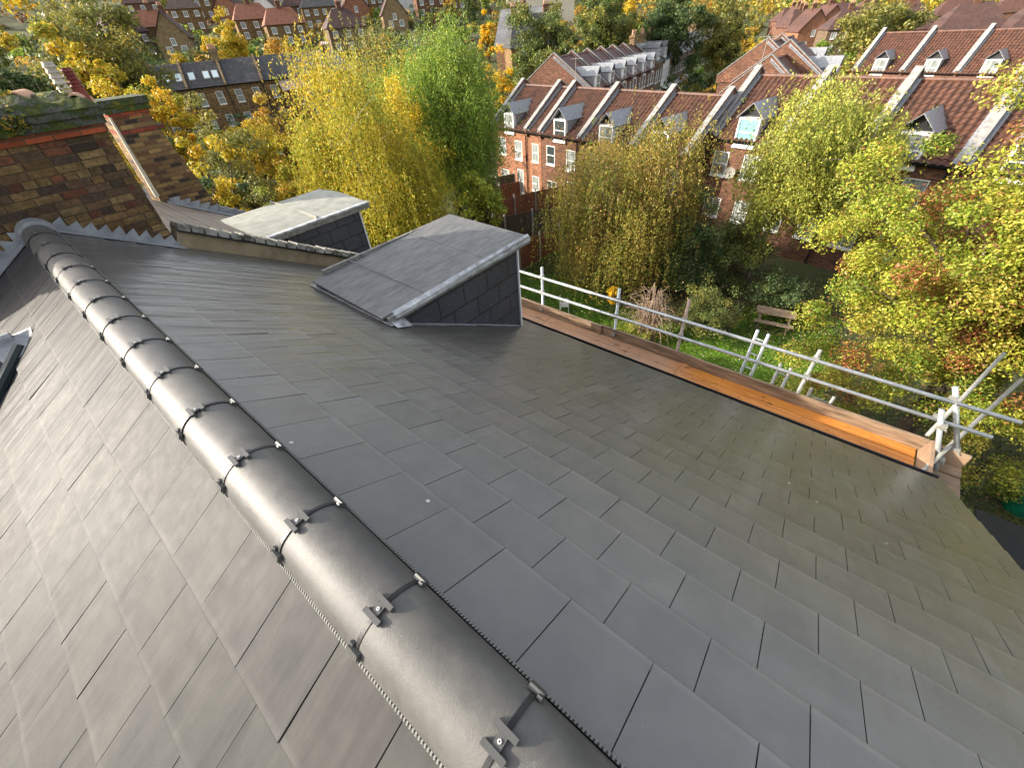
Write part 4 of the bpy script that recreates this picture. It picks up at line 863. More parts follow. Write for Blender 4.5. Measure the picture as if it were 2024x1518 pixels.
# slate terrace on the left
G7 = 'slate roofed houses of the left terrace behind the yellow trees'
def left_house(label, tile, skyl, wall='stock'):
    root = empty('terraced_house', label=label, cat='terraced house', group=G7); w_ = 4.75; ze = 7.1; zr = 9.65; yr = 3.4; d_ = 7
    ops = [(.7, 4.9, .9, 1.5), (3.0, 4.9, .9, 1.5), (.7, 2.2, .9, 1.5), (3.0, 2.2, .9, 1.5)]
    mb = MB(); wall_open(mb, 0, w_, 0, ze, ops, 0); mb.quad((0,0,0),(0,0,ze),(0,d_,ze),(0,d_,0)); mb.quad((w_,0,0),(w_,d_,0),(w_,d_,ze),(w_,0,ze)); mb.poly([(w_,0,ze),(w_,d_,ze),(w_,yr,zr)]); mb.build('wall', M[wall], root)
    for o in ops: add_window(root, *o, .03, glass='glass2')
    mb = MB(); kk = (zr-ze)/yr; mb.slab([(0,-.2,ze-.2*kk),(w_,-.2,ze-.2*kk),(w_,yr,zr),(0,yr,zr)], (0,0,.06)); mb.quad((0,yr,zr+.05),(w_,yr,zr+.05),(w_,d_+.2,ze),(0,d_+.2,ze)); rf = mb.build('roof', M[tile], root)
    if tile == 'dark_slate' and skyl:
        mb = MB()
        for q in range(11): y = .1+q*.3; mb.box(.12, w_-.12, y, y+.02, ze+y*kk+.06, ze+y*kk+.085)
        mb.build('tile_courses', M['brown_tile'], rf)
    mb = MB(); mb.slab([(-.14,-.25,ze-.1),(-.14,yr,zr+.05),(-.14,yr,zr+.35),(-.14,-.25,ze+.18)], (.28,0,0)); mb.slab([(-.14,yr,zr+.05),(-.14,d_,ze),(-.14,d_,ze+.3),(-.14,yr,zr+.35)], (.28,0,0)); mb.build('parapet', M['yellow_brick'], root)
    for sx in skyl:
        y0, y1 = .8, 1.9; mb = MB(); mb.slab([(sx,y0,ze+y0*kk+.07),(sx+.85,y0,ze+y0*kk+.07),(sx+.85,y1,ze+y1*kk+.07),(sx,y1,ze+y1*kk+.07)], (0,0,.10)); s_ = mb.build('skylight', M['trim'], root)
        mb = MB(); mb.quad((sx+.08,y0+.08,ze+(y0+.08)*kk+.175),(sx+.77,y0+.08,ze+(y0+.08)*kk+.175),(sx+.77,y1-.08,ze+(y1-.08)*kk+.175),(sx+.08,y1-.08,ze+(y1-.08)*kk+.175)); mb.build('pane', M['glass4'], s_)
    mb = MB(); mb.tube([(0,-.22,ze-.12),(w_,-.22,ze-.12)], .055, 6); mb.build('gutter', M['gutter'], root)
    mb = MB(); mb.tube([(4.6,-.08,0),(4.6,-.08,ze-.2)], .06, 6); mb.build('drainpipe', M['black'], root)
    return root
UL = Vector((.923, -.384)); PL0 = Vector((24.45, 77.83))-UL*14.25
specs = [('dark_slate', [], 'slate house at the hidden left end of the left terrace', 0), ('grey_slate', [], 'grey slate house behind the bright yellow tree top', 1), ('dark_slate', [.9, 2.3, 3.8], 'dark roofed house with three skylights in a line on the left terrace', 2), ('dark_slate', [.6, 2.4, 3.5], 'dark roofed house with one large and two small skylights', 3), ('dark_slate', [], 'plain dark slate house above the white bathroom window', 4), ('dark_slate', [], 'mottled slate house beside the willow, with the lean-to wing', 5), ('grey_slate', [], 'smooth grey slate house at the right end of the left terrace, behind the willow top', 6)]
for tl, sk, lab, i in specs:
    h = left_house(lab, tl, sk); p = PL0+UL*(4.75*i); h.location = (p.x, p.y, -9.6); h.rotation_euler = (0, 0, math.atan2(UL.y, UL.x))
    if i in (1, 2, 4): chimney_part(h, -.5, 3.2, 9.3, 1.6, 1.0, .6, 4)
    if i == 5:
        mb = MB(); mb.box(2.2, 5.2, -3.2, 0, 0, 5.7); wg = mb.build('rear_wing', M['stock'], h)
        mb = MB(); mb.slab([(2.0,-3.4,5.7),(5.3,-3.4,5.9),(5.3,0,7.0),(2.0,0,6.8)], (0,0,.08)); mb.build('lean_to_roof', M['old_slate'], wg)
        add_window(h, 3.6, 4.0, .8, 1.2, -3.19, name='window')

# suburb houses: hipped or gabled pairs on the hill
def suburb_proto(name, w_, d_, he, hr, roof, wall, hip=1.8, nwin=3, gable=False, chim=1):
    root = empty(name)
    ops = [(w_*(k+.5)/nwin-.55, he-1.75, 1.1, 1.2) for k in range(nwin)] + [(w_*(k+.5)/nwin-.55, .9, 1.1, 1.3) for k in range(nwin)]
    if gable: ops = [(w_/2-.45, he+.1-1.4, .9, 1.3), (w_*.2, .9, 1.2, 1.3), (w_*.65, .9, 1.2, 1.3)]
    mb = MB(); wall_open(mb, 0, w_, 0, he, ops, 0); mb.quad((0,d_,0),(0,d_,he),(w_,d_,he),(w_,d_,0)); mb.quad((0,0,0),(0,0,he),(0,d_,he),(0,d_,0)); mb.quad((w_,0,0),(w_,d_,0),(w_,d_,he),(w_,0,he))
    if gable: mb.poly([(0,0,he),(w_,0,he),(w_/2,0,hr-.1)])
    mb.box(-.3, w_+.3, -.3, d_+.3, -4, .0); mb.build('wall', M[wall], root)
    mb = MB(); e = .35
    if gable:
        for sg, x0 in ((1, 0), (-1, w_)): mb.slab([(x0-sg*e, -.3, he-.3), (w_/2, -.3, hr), (w_/2, d_+.2, hr), (x0-sg*e, d_+.2, he-.3)], (0,0,.12))
    else:
        a_, b_, c_, f_ = (-e,-e,he-.1), (w_+e,-e,he-.1), (w_+e,d_+e,he-.1), (-e,d_+e,he-.1); r1, r2 = (hip, d_/2, hr), (w_-hip, d_/2, hr)
        mb.quad(a_, b_, r2, r1); mb.poly([b_, c_, r2]); mb.quad(c_, f_, r1, r2); mb.poly([f_, a_, r1]); mb.quad(a_, f_, c_, b_)
    mb.build('roof', M[roof], root)
    for o in ops: add_window(root, *o, .02, glass='glass2', bars=(1, 0), t=.12)
    for k in range(chim): chimney_part(root, (w_/2-.5) if chim == 1 else (1.0 if k == 0 else w_-2), d_/2-.3, hr-.6, 1.7, 1.0, .6, 3, 'brown_brick', 'clay')
    return root
GH = 'houses on the hillside suburb'
H_ = [ # x, y, z, kind, extra rot, label
(45.0,143.2,1.4,'orange',0,'wide house with a rust orange hipped roof and three upper windows, upper left hillside'),
(37.5,138.5,.4,'maroon',25,'house with a dark red roof seen edge on, left of the brown gable'),
(43.5,133.0,.0,'gable',-8,'yellow brick gable ended house with a small slit window behind the slate terrace'),
(59.2,162.3,4.7,'brown',4,'brick house with four white windows and a reddish hipped roof above the brown gable'),
(56.9,185.0,7.8,'red',0,'red roofed house at the top left behind the rust orange one'),
(69.8,179.3,7.7,'brown',5,'brown roofed house just under the top edge, left of the pine gap'),
(69.1,160.0,5.0,'redgable',-20,'red roofed house behind the small yellow tree on the hillside'),
(74.8,150.1,4.0,'whitegable',-14,'white gabled house with two rooflights on the hillside'),
(83.5,146.6,4.0,'maroon',6,'maroon roofed half next to the white gabled house'),
(65.1,136.8,1.6,'orange',6,'bungalow like house with a bright orange roof below the white gable'),
(66.5,124.9,.0,'orange',8,'second bright orange roof, just above the orange bush'),
(84.5,137.7,3.0,'dark',5,'dark roofed house with a long row of white windows'),
(93.9,134.4,3.2,'redgable',8,'pinkish brick house right of the dark roofed one'),
(102.1,142.6,5.1,'dark',10,'small dark hipped roof beside the pinkish brick house'),
(69.8,104.9,-1.9,'maroon',12,'big maroon hipped roof behind the olive tree'),
(108.1,141.4,5.6,'orange',8,'small bright orange roof on the hill, upper centre left'),
(94.2,118.2,1.5,'gable',6,'brown gable ended house above the orange side of the willow'),
(113.9,124.4,3.7,'red',10,'long red roofed house at the top above the green ash'),
(116.1,139.0,5.6,'whitegable',12,'cream gabled house at the top edge, left of the long red roof'),
(129.6,128.9,5.1,'dark',15,'dark roofed house at the top edge, right of the long red roof'),
(81.6,199.4,11.1,'red',5,'red roof at the very top edge above the brown roofed house'),
(100.3,186.3,10.5,'brown',5,'brown roof at the very top edge above the white gable'),
(110.2,170.4,9.2,'maroon',5,'maroon roof at the very top edge above the window row'),
(124.3,165.9,9.9,'red',5,'small red roof at the top edge, left of upper centre'),
(226.6,39.7,-8.6,'maroon',3,'dark red roof farthest back right of the slated row'),
]
for i, (x, y) in enumerate([(190.1,41.1),(178,37),(166,34),(158.3,31.1),(150,27.5),(142.2,19.1),(160,18.5),(176,20),(197,29.7),(210,34),(172,28)]):
    H_.append((x, y, ground_z(x, y), ('red','redgable','maroon')[i % 3], 28-4*(i % 3), ['red roofed house at the back left of the red cluster right of the slated row','red roofed house second from the back left of the red cluster','red roofed house in the left middle of the red cluster','large red roof right behind the slated row end','red brick house low in the red cluster','large plain brown red roof left of the second terrace','red roof right behind the large plain one','red roof with a gable toward the golden tree','rear red roof below the tree line, middle of the cluster','rearmost red roof with a row of small gables','red roof between two gables at the centre of the red cluster'][i]))
for i in range(9):
    x = 120-3.0*i; y = 7.2-8.8*i; H_.append((x, y, ground_z(x, y), 'longrow', 17, ORD[i]+' dark red roofed house from the left in the row behind the second terrace'))
for i in range(8):
    x = 175-3.0*i; y = 12-10.5*i; H_.append((x, y, ground_z(x, y), 'red', 17, ORD[i]+' red roofed house from the left in the farthest row at the top right'))
P_ = {}
kinds = dict(orange=('orange_tile','stock',9.0,6.5,4.6,7.6,1.8,3,False,1), maroon=('maroon_tile','dull_brick',8.5,7,4.8,8.0,2.6,3,False,1), brown=('brown_tile','stock',8.0,7,5.2,8.2,2.4,3,False,1), red=('red_tile','brown_brick',9.0,7,4.8,7.8,2.0,3,False,1), dark=('dark_slate','stock',9.5,7,5.0,7.8,2.2,4,False,1), gable=('maroon_tile','yellow_brick',6.4,8,3.6,8.0,0,3,True,1), redgable=('red_tile','orange_brick',7.0,8,4.4,8.2,0,3,True,1), whitegable=('maroon_tile','whitewall',7.2,8,4.2,8.2,0,3,True,1), longrow=('maroon_tile','brown_brick',8.6,7.5,5.4,8.6,2.2,4,False,1))
for (x, y, z, kd, rot, lab) in H_:
    rf, wl, w_, d_, he, hr, hip, nw, gb, chn = kinds[kd]
    if kd not in P_: h = P_[kd] = suburb_proto('suburban_house', w_, d_, he, hr, rf, wl, hip, nw, gb, chn); first_ = True
    else: h = copy_tree(P_[kd]); h.name = 'suburban_house'
    az = math.atan2(x, y); h.rotation_euler = (0, 0, -az+R(rot)); c_, s_ = math.cos(-az+R(rot)), math.sin(-az+R(rot)); h.location = (x-c_*w_/2, y-s_*w_/2, z+.1); tag(h, lab, 'house', GH)
# slate house with tall chimneys between the green trees
h = suburb_proto('suburban_house', 9, 8, 5.0, 9.5, 'dark_slate', 'stock', 1.5, 2, False, 2); tag(h, 'dark slate house with tall clustered chimney pots, right of the green ash', 'house', GH)
mb = MB(); mb.box(2, 3.8, .1, 3, 5.2, 7.2); d_ = mb.build('dormer', M['dark_slate'], h); f, g = window_mb(2.2, 5.5, 1.4, 1.4, .05, bars=(1,1), t=.12); f.build('window_frame', M['white'], d_); g.build('pane', M['glass'], d_)
h.location = (74, 61.5, -7.2); h.rotation_euler = (0, 0, -math.atan2(74, 61.5)+R(10))
h = suburb_proto('suburban_house', 8, 9, 5.2, 10.2, 'grey_slate', 'brown_brick', 0, 3, True, 1); tag(h, 'steep grey slate gabled house beside the dark dormered one, near the golden bush', 'house', GH); h.location = (81, 60.5, -7.0); h.rotation_euler = (0, 0, -math.atan2(81, 59)+R(70))

h = suburb_proto('hill_mansion', 22, 9, 11, 12, 'brown_tile', 'render', 4, 9, False, 2); tag(h, 'long cream three storey building at the top edge, upper centre', 'building'); h.location = (140, 117, -1.5); h.rotation_euler = (0, 0, -math.atan2(142, 106)+R(4))
h = suburb_proto('suburban_house', 8, 7, 3.6, 6.3, 'grey_slate', 'stock', 2.2, 3, False, 1); tag(h, 'pale grey slate hipped house behind the right end of the left terrace', 'house', GH); h.location = (50.0, 92.0, -7.0); h.rotation_euler = (0, 0, -math.atan2(36, 62)+R(-6))
mb = MB(); mb.box(0, 5.5, 0, 3, 0, 2.1); mb.slab([(-.2,-.2,2.1),(5.7,-.2,2.1),(5.7,3.2,2.5),(-.2,3.2,2.5)], (0,0,.1)); o = mb.build('garden_marquee', M['white'], loc=(66, 110.5, ground_z(66,110.5)), rotz=R(-30)); tag(o, 'small white box shaped garden marquee on the hillside', 'marquee')

# ================================================================== GARDEN
def fence(name, label, pts, h=1.75, m='fence', post='concrete', boards='horizontal', group=None, gz=-10.5):
    root = empty(name, (pts[0][0], pts[0][1], gz), label=label, cat='fence', group=group); o0 = Vector((pts[0][0], pts[0][1]))
    for i in range(len(pts)-1):
        a_ = Vector(pts[i])-o0; b_ = Vector(pts[i+1])-o0; d = b_-a_; n = max(1, int(round(d.length/1.85)))
        nn = Vector((-d.y, d.x)).normalized()*.02
        for k in range(n):
            p, q = a_+d*(k/n), a_+d*((k+1)/n); mb = MB()
            for j in range(9 if boards == 'horizontal' else 12):
                if boards == 'horizontal':
                    z0 = .12+j*(h-.2)/9; o_ = nn*(1 if j % 2 else .4)
                    mb.hexa([(p.x-o_.x,p.y-o_.y,z0),(q.x-o_.x,q.y-o_.y,z0),(q.x+nn.x,q.y+nn.y,z0),(p.x+nn.x,p.y+nn.y,z0),(p.x-o_.x,p.y-o_.y,z0+.19),(q.x-o_.x,q.y-o_.y,z0+.19),(q.x+nn.x,q.y+nn.y,z0+.19),(p.x+nn.x,p.y+nn.y,z0+.19)])
                else:
                    e0, e1 = p.lerp(q, j/12), p.lerp(q, (j+.9)/12); mb.hexa([(e0.x-nn.x,e0.y-nn.y,.05),(e1.x-nn.x,e1.y-nn.y,.05),(e1.x+nn.x,e1.y+nn.y,.05),(e0.x+nn.x,e0.y+nn.y,.05),(e0.x-nn.x,e0.y-nn.y,h),(e1.x-nn.x,e1.y-nn.y,h),(e1.x+nn.x,e1.y+nn.y,h),(e0.x+nn.x,e0.y+nn.y,h)])
            mb.build('panel', M[m], root)
        for k in range(n+(1 if i == len(pts)-2 else 0)):
            p = a_+d*(k/n); mb = MB(); mb.box(p.x-.055, p.x+.055, p.y-.055, p.y+.055, 0, h+.15); mb.build('post', M[post], root)
    return root
fence('garden_fence', 'orange panel fence with concrete posts running up from the lawn corner', [(15.6, 15.6), (18.3, 15.5), (22.0, 15.1)], 1.8)
fence('garden_fence', 'dark weathered fence with pale posts behind the plant pots', [(19.6, 20.3), (23.2, 18.2), (25.4, 16.6)], 1.8, 'fencedark', boards='vertical')
fence('garden_fence', 'orange brown fence below the terrace, behind the catalpa', [(23.2, 22.0), (27.0, 20.8), (29.2, 19.6)], 1.8)
fence('garden_fence', 'upper orange fence joining the terrace wall', [(23.5, 26.2), (28.6, 23.6)], 1.8)
fence('garden_fence', 'short brown fence at the foot of the narrow terrace house', [(25.5, 28.0), (30.3, 25.6)], 1.7, 'fencedark', boards='vertical')
def pot(x, y, r_, h_, m, label, plant='green', n=260):
    root = empty('plant_pot', (x, y, -10.49), label=label, cat='plant pot', group='pots by the dark fence'); mb = MB(); mb.tube([(0,0,0),(0,0,h_*.85),(0,0,h_*.86),(0,0,h_)], [r_*.7, r_, r_*1.12, r_*1.12], 14); mb.build('pot', m, root)
    rg = np.random.RandomState(int(x*10)); p = rg.normal(size=(n, 3))*[r_*.6, r_*.6, .13]+[0, 0, h_+.18]
    leaf_object('foliage', p, rg.normal(size=(n, 3)), rg.uniform(.05, .12, n), pick_cols(rg, PAL[plant], np.zeros(n, int), n), M['leaf'], root)
pot(21.9, 17.0, .24, .4, M['clay'], 'terracotta pot at the left of the pots by the dark fence', 'rust')
pot(22.2, 16.3, .26, .42, simple('teal_pot', (.08,.16,.17), rough=.35), 'grey green glazed pot in the middle of the pots by the fence', 'rust')
pot(22.7, 15.6, .2, .33, simple('pink_pot', (.45,.16,.16), rough=.5), 'small pink pot nearest the orange fence', 'green')
# picnic bench
pb = empty('picnic_bench', (20.3, 1.55, -10.5), R(-80), label='weathered wooden picnic table with attached bench on the lawn', cat='picnic bench')
for k in range(5): mb = MB(); mb.box(-.82, .82, -.33+k*.135, -.205+k*.135, .70, .74); mb.build('table_plank', M['benchwood'], pb)
for s_ in (-1, 1):
    for k in range(2): mb = MB(); y = s_*.62+k*.13-.11; mb.box(-.82, .82, y, y+.12, .42, .46); mb.build('bench_plank', M['benchwood'], pb)
for x in (-.6, .6):
    for s_ in (-1, 1): mb = MB(); mb.hexa([(x-.04,s_*.62-.04,0),(x+.04,s_*.62-.04,0),(x+.04,s_*.62+.04,0),(x-.04,s_*.62+.04,0),(x-.04,s_*.22-.04,.70),(x+.04,s_*.22-.04,.70),(x+.04,s_*.22+.04,.70),(x-.04,s_*.22+.04,.70)]); mb.build('leg', M['benchwood'], pb)
    mb = MB(); mb.box(x+.041, x+.08, -.7, .7, .33, .41); mb.build('cross_beam', M['benchwood'], pb)
# white garden chair seen over the toe board
gc = empty('garden_chair', (15.9, 10.55, -10.5), R(35), label='white plastic garden chair standing on the lawn', cat='chair')
mb = MB(); mb.box(-.24,.24,-.24,.22,.40,.44); mb.build('seat', M['white'], gc)
mb = MB(); mb.box(-.24,-.18,.20,.25,.44,.88); mb.box(.18,.24,.20,.25,.44,.88); mb.box(-.24,.24,.20,.25,.80,.88); mb.box(-.05,.05,.205,.245,.44,.80); mb.build('backrest', M['white'], gc)
for x in (-.22, .22):
    for y in (-.21, .2): mb = MB(); mb.tube([(x*1.1, y*1.1, 0), (x, y, .42)], .025, 6); mb.build('leg', M['white'], gc)
    mb = MB(); mb.box(x-.03, x+.03, -.22, .2, .60, .63); mb.tube([(x,-.2,.42),(x,-.2,.6)], .02, 6); mb.build('armrest', M['white'], gc)
# green barrel and black lean-to at the lower right
GB = simple('green_plastic', (.01,.22,.12), (.008,.15,.08), 2, .35)
bt = empty('water_butt', (14.1, -6.75, -10.5), label='bright green plastic water butt at the right edge below the roof', cat='water butt')
mb = MB(); mb.tube([(0,0,0),(0,0,.25),(0,0,.62),(0,0,.82)], [.36,.42,.42,.36], 22); mb.build('barrel', GB, bt, smooth=False)
mb = MB(); mb.tube([(0,0,.82),(0,0,.90)], [.40,.38], 22); mb.tube([(0,0,.90),(0,0,.95)], [.14,.12], 12); mb.build('lid', GB, bt)
ls = empty('felt_roof_shed', (8.8, -7.2, -10.5), label='low shed with a flat black felt roof, lower right corner past the roof edge', cat='shed')
mb = MB(); mb.box(-4.2, 2.0, -3.0, 2.2, 0, 1.9); mb.build('wall', M['fencedark'], ls)
mb = MB(); mb.slab([(-4.4,-3.2,1.91),(2.2,-3.2,1.91),(2.2,2.4,2.05),(-4.4,2.4,2.05)], (0,0,.07)); mb.build('roof', simple('black_felt', (.022,.023,.025), (.014,.014,.016), 4, .7), ls)

# ------------------------------------------------------------------ trees and shrubs
tree('weeping_birch', 'large weeping yellow birch left of centre behind the near dormers', 'tree', 11.9, 19.3, .25, -9.8, 3.35, 'willow', 240000, .105, 'weep', 3, ncl=105, bark='paletrunk', trunk_r=.2)
tree('autumn_tree', 'slim orange yellow tree standing between the weeping birch and the green ash', 'tree', 16.4, 21.8, .7, -8.5, 1.7, 'yellow', 17000, .11, 'birch', 5, ncl=60, trunk_r=.13)
tree('ash_tree', 'tall green leaved ash in the middle of the gardens', 'tree', 20.3, 22.6, 1.15, -7.2, 3.9, 'green', 170000, .11, 'birch', 8, ncl=170, trunk_r=.24)
tree('holly', 'dark evergreen holly at the foot of the green ash', 'tree', 20.9, 23.0-1.2, -5.6, -10.4, 1.5, 'dark', 14000, .09, 'round', 9, ncl=50, mat='leafdense')
tree('catalpa', 'small pale lime leaved tree in front of the fences', 'tree', 19.5, 19.2, -5.1, -9.8, 1.6, 'lime', 5200, .20, 'round', 10, ncl=42, trunk_r=.09)
tree('weeping_shrub', 'big drooping brown gold shrub in front of the back terrace', 'shrub', 19.4, 9.5, -2.3, -8.9, 3.25, 'weep', 190000, .095, 'weep', 12, ncl=150, trunk_r=.14, squash=1.0)
tree('ivy_thicket', 'dark green ivy thicket right of the drooping shrub', 'shrub', 20.9, 6.9, -5.4, -10.4, 2.6, 'dark', 40000, .09, 'round', 14, ncl=90, mat='leafdense', trunk_r=.1)
tree('rust_shrub', 'reddish brown leaved tree between the drooping shrub and the birch', 'tree', 22.6, 7.2, -3.7, -9.6, 1.6, 'rust', 5200, .09, 'round', 15, ncl=50, trunk_r=.08)
tree('silver_birch', 'yellow green birch with a leaning white trunk in front of the set back terrace', 'tree', 24.2, 3.9, -1.25, -7.6, 2.7, 'birch', 80000, .11, 'birch', 16, ncl=110, bark='paletrunk', trunk_r=.11, lean=(.1, -1.3))
tree('green_thicket', 'olive green thicket under the birch', 'shrub', 23.3, 4.6, -6.6, -10.4, 2.1, 'darkgreen', 24000, .10, 'round', 17, ncl=70, mat='leafdense')
tree('hedge_ball', 'rounded dark clipped bush on the edge of the lawn', 'shrub', 17.7, 3.95, -7.75, -10.4, 1.3, 'darkgreen', 17000, .06, 'round', 18, ncl=120, mat='leafdense', trunk_r=.06)
tree('dark_laurel', 'dark laurel behind the picnic table', 'shrub', 21.6, 2.1, -8.3, -10.4, 1.5, 'dark', 12000, .09, 'round', 19, ncl=50, mat='leafdense')
tree('maple_tree', 'huge yellow green maple filling the right side beyond the scaffold', 'tree', 14.5, -3.6, .5, -9.3, 3.5, 'maple', 300000, .074, 'round', 21, ncl=420, trunk_r=.26, squash=1.2)
tree('maple_tree', 'second smaller maple of yellow green and rust leaves at the right edge', 'tree', 14.6, -8.6, -.2, -10.0, 3.2, 'maple', 90000, .082, 'round', 22, ncl=160, trunk_r=.2)
tree('low_shrub', 'dark undergrowth shrub below the right end of the scaffold', 'shrub', 11.9, -4.3, -8.9, -10.45, 1.7, 'darkgreen', 16000, .09, 'round', 23, ncl=50, mat='leafdense')
tree('yellow_tree', 'brightest yellow tree in front of the skylit slate roofs', 'tree', 9.0, 37.4, .9, -7.5, 2.7, 'yellow', 26000, .17, 'round', 24, ncl=110)
tree('yellow_tree', 'second yellow tree to its right, half green, below the skylights', 'tree', 12.7, 34.6, -1.2, -9.0, 3.0, 'yellow', 20000, .16, 'round', 25, ncl=80)
tree('olive_tree', 'olive yellow tree behind the ivy column', 'tree', 9.3, 29.0, -1.3, -9.9, 2.9, 'olive', 24000, .14, 'round', 26, ncl=90)
tree('olive_tree', 'thin olive tree left of the weeping birch', 'tree', 11.6, 26.5, -3.0, -9.8, 2.3, 'willow', 17000, .13, 'round', 27, ncl=70)
tree('orange_tree', 'small orange tree against the brick rear wing', 'tree', 15.6, 34.9, -1.0, -8.0, 1.7, 'orange', 11000, .15, 'round', 28, ncl=50)
tree('ivy_column', 'trunk smothered in dark ivy beside the mottled stack', 'tree', 4.75, 18.6, -.55, -9.8, 1.05, 'dark', 15000, .11, 'round', 29, ncl=80, mat='leafdense', trunk_r=.2)
tree('golden_sapling', 'yellow sapling just right of the ivy column top', 'tree', 6.5, 23.5, -1.0, -7.0, 1.3, 'yellow', 6500, .14, 'round', 30, ncl=40)
tree('lime_bush', 'bright lime yellow bush above the neighbouring dormer', 'shrub', 6.9, 20.0, -3.3, -6.0, .95, 'lime', 5200, .10, 'round', 31, ncl=40)
tree('garden_shrub', 'dark garden bush left of the neighbouring dormer roof', 'shrub', 7.9, 22.5, -4.9, -10.3, 1.9, 'darkgreen', 12000, .12, 'round', 32, ncl=50, mat='leafdense')
tree('big_hill_tree', 'very broad olive and gold tree in the upper left corner', 'tree', 13.2, 60.5, 6.2, -6.5, 6.3, 'olive', 30000, .30, 'round', 33, ncl=150, trunk_r=.4)
tree('gold_patch_tree', 'golden tree in front of the broad olive one, upper left', 'tree', 9.9, 53.0, 3.6, -4.0, 2.6, 'yellow', 10000, .26, 'round', 34, ncl=60)
tree('cedar', 'dark blue green cedar at the left edge', 'tree', 5.6, 55.0, 3.3, -8.0, 3.5, 'dark', 19000, .24, 'round', 35, ncl=90, mat='leafdense')
tree('lime_side_tree', 'green yellow tree behind the slate terrace, left', 'tree', 14.6, 66.0, 2.4, -6.0, 2.8, 'green', 9000, .27, 'round', 36, ncl=60)
tree('bare_red_bush', 'bare reddish twiggy tree beyond the mossy stack', 'tree', 4.4, 40.0, .9, -5.0, 2.0, 'rust', 5500, .13, 'round', 37, ncl=50)
tree('yellow_tree', 'small yellow and green tree among the red roofs', 'tree', 42.0, 101.5, 5.6, -3.5, 3.3, 'yellow', 8500, .32, 'round', 38, ncl=50)
tree('orange_tree', 'orange spreading tree behind the dark slate roofs', 'tree', 42.4, 84.9, 1.9, -5.0, 4.2, 'orange', 11000, .30, 'round', 39, ncl=60)
tree('olive_tree', 'olive drooping tree behind the top of the weeping birch', 'tree', 26.2, 36.0, 2.1, -6.0, 3.0, 'olive', 22000, .15, 'birch', 40, ncl=80)
tree('evergreen_oak', 'round dark olive tree behind the front orange gable', 'tree', 62.0, 45.5, 2.9, -7.0, 5.2, 'darkgreen', 26000, .30, 'round', 41, ncl=120, trunk_r=.3)
tree('evergreen_oak', 'taller dark green tree right of the round olive one', 'tree', 73.5, 42.6, 4.1, -6.0, 5.0, 'darkgreen', 24000, .34, 'round', 42, ncl=120, trunk_r=.3)
tree('golden_poplar', 'slim golden tree wedged between two dark green trees', 'tree', 86.1, 45.5, 3.6, -5.0, 2.6, 'yellow', 9000, .30, 'round', 43, ncl=60)
tree('dark_conifer', 'broad dark green tree above the middle chimneys of the slated row', 'tree', 82.5, 36.0, 4.0, -7.0, 5.4, 'dark', 26000, .34, 'round', 44, ncl=120, mat='leaf', trunk_r=.3)
tree('golden_green_tree', 'golden green tree right of the dark conifer', 'tree', 89.5, 29.5, 2.2, -9.5, 4.3, 'olive', 17000, .34, 'round', 45, ncl=90)
tree('gold_bush', 'vivid yellow bush in front of the dormered dark slate house', 'shrub', 53.4, 46.4, -.9, -9.5, 1.9, 'gold', 6000, .22, 'round', 46, ncl=30, mat='leaf')
tree('orange_tree', 'vivid orange treetop beside the tall chimney pots', 'tree', 84.0, 76.0, 3.2, -5.5, 1.8, 'gold', 5500, .3, 'round', 47, ncl=25)
tree('lime_tree', 'yellow green round tree behind the second terrace', 'tree', 104.0, 10.0, .1, -6.5, 6.0, 'olive', 20000, .40, 'round', 48, ncl=110)
tree('shadow_tree', 'green tree hiding the gap between the ash and the left terrace end', 'tree', 31.0, 42.0, -.2, -8.5, 3.0, 'olive', 12000, .22, 'round', 49, ncl=70)
tree('gap_tree', 'dark green tree right behind the green ash', 'tree', 33.5, 36.0, -.9, -8.5, 3.4, 'darkgreen', 15000, .22, 'round', 50, ncl=80)
tree('gap_tree', 'yellow fringed tree at the left end of the back terrace', 'tree', 34.5, 32.5, -2.0, -8.5, 1.8, 'yellow', 5000, .2, 'round', 51, ncl=40)
# the bare tangled shrub
ds = empty('bare_shrub', (16.0, 5.9, -10.5), label='leafless tangled shrub of pale twigs behind the guard rail', cat='shrub'); mb = MB(); rg = np.random.RandomState(2)
for k in range(150):
    a_ = rg.rand()*6.28; r1 = rg.uniform(.2, 1.35); h_ = rg.uniform(1.6, 3.5)*(1-.25*r1); p0 = Vector((rg.normal()*.12, rg.normal()*.12, 0)); p1 = Vector((math.cos(a_)*r1*.55, math.sin(a_)*r1*.55, h_*.85)); p2 = Vector((math.cos(a_)*r1, math.sin(a_)*r1, h_*rg.uniform(.65, 1.0))); p3 = p2+Vector((math.cos(a_)*.3, math.sin(a_)*.3, -rg.uniform(.1,.9)))
    mb.tube([p0, p0.lerp(p1, .5)+Vector(rg.normal(size=3))*.1, p1, p2, p3], [.022, .016, .012, .008, .003], 4)
mb.build('branches', M['deadwood'], ds)
n_ = 1500; p = rg.normal(size=(n_, 3))*[.7,.7,.6]+[0,0,1.0]; p[:,2] = np.abs(p[:,2]); leaf_object('remaining_leaves', p, rg.normal(size=(n_,3)), rg.uniform(.04,.09,n_), pick_cols(rg, PAL['weep'], np.zeros(n_, int), n_), M['leaf'], ds)
tree('yellow_sprig', 'small bright yellow flowering shrub seen above the guard rail', 'shrub', 16.0, 7.9, -8.1, -9.6, .28, 'gold', 420, .10, 'round', 60, ncl=10, trunk_r=.02)
tree('variegated_shrub', 'pale green leafy shrub below the bare twigs', 'shrub', 14.9, 6.3, -9.3, -10.45, .9, 'lime', 5000, .07, 'round', 61, ncl=40, trunk_r=.03)
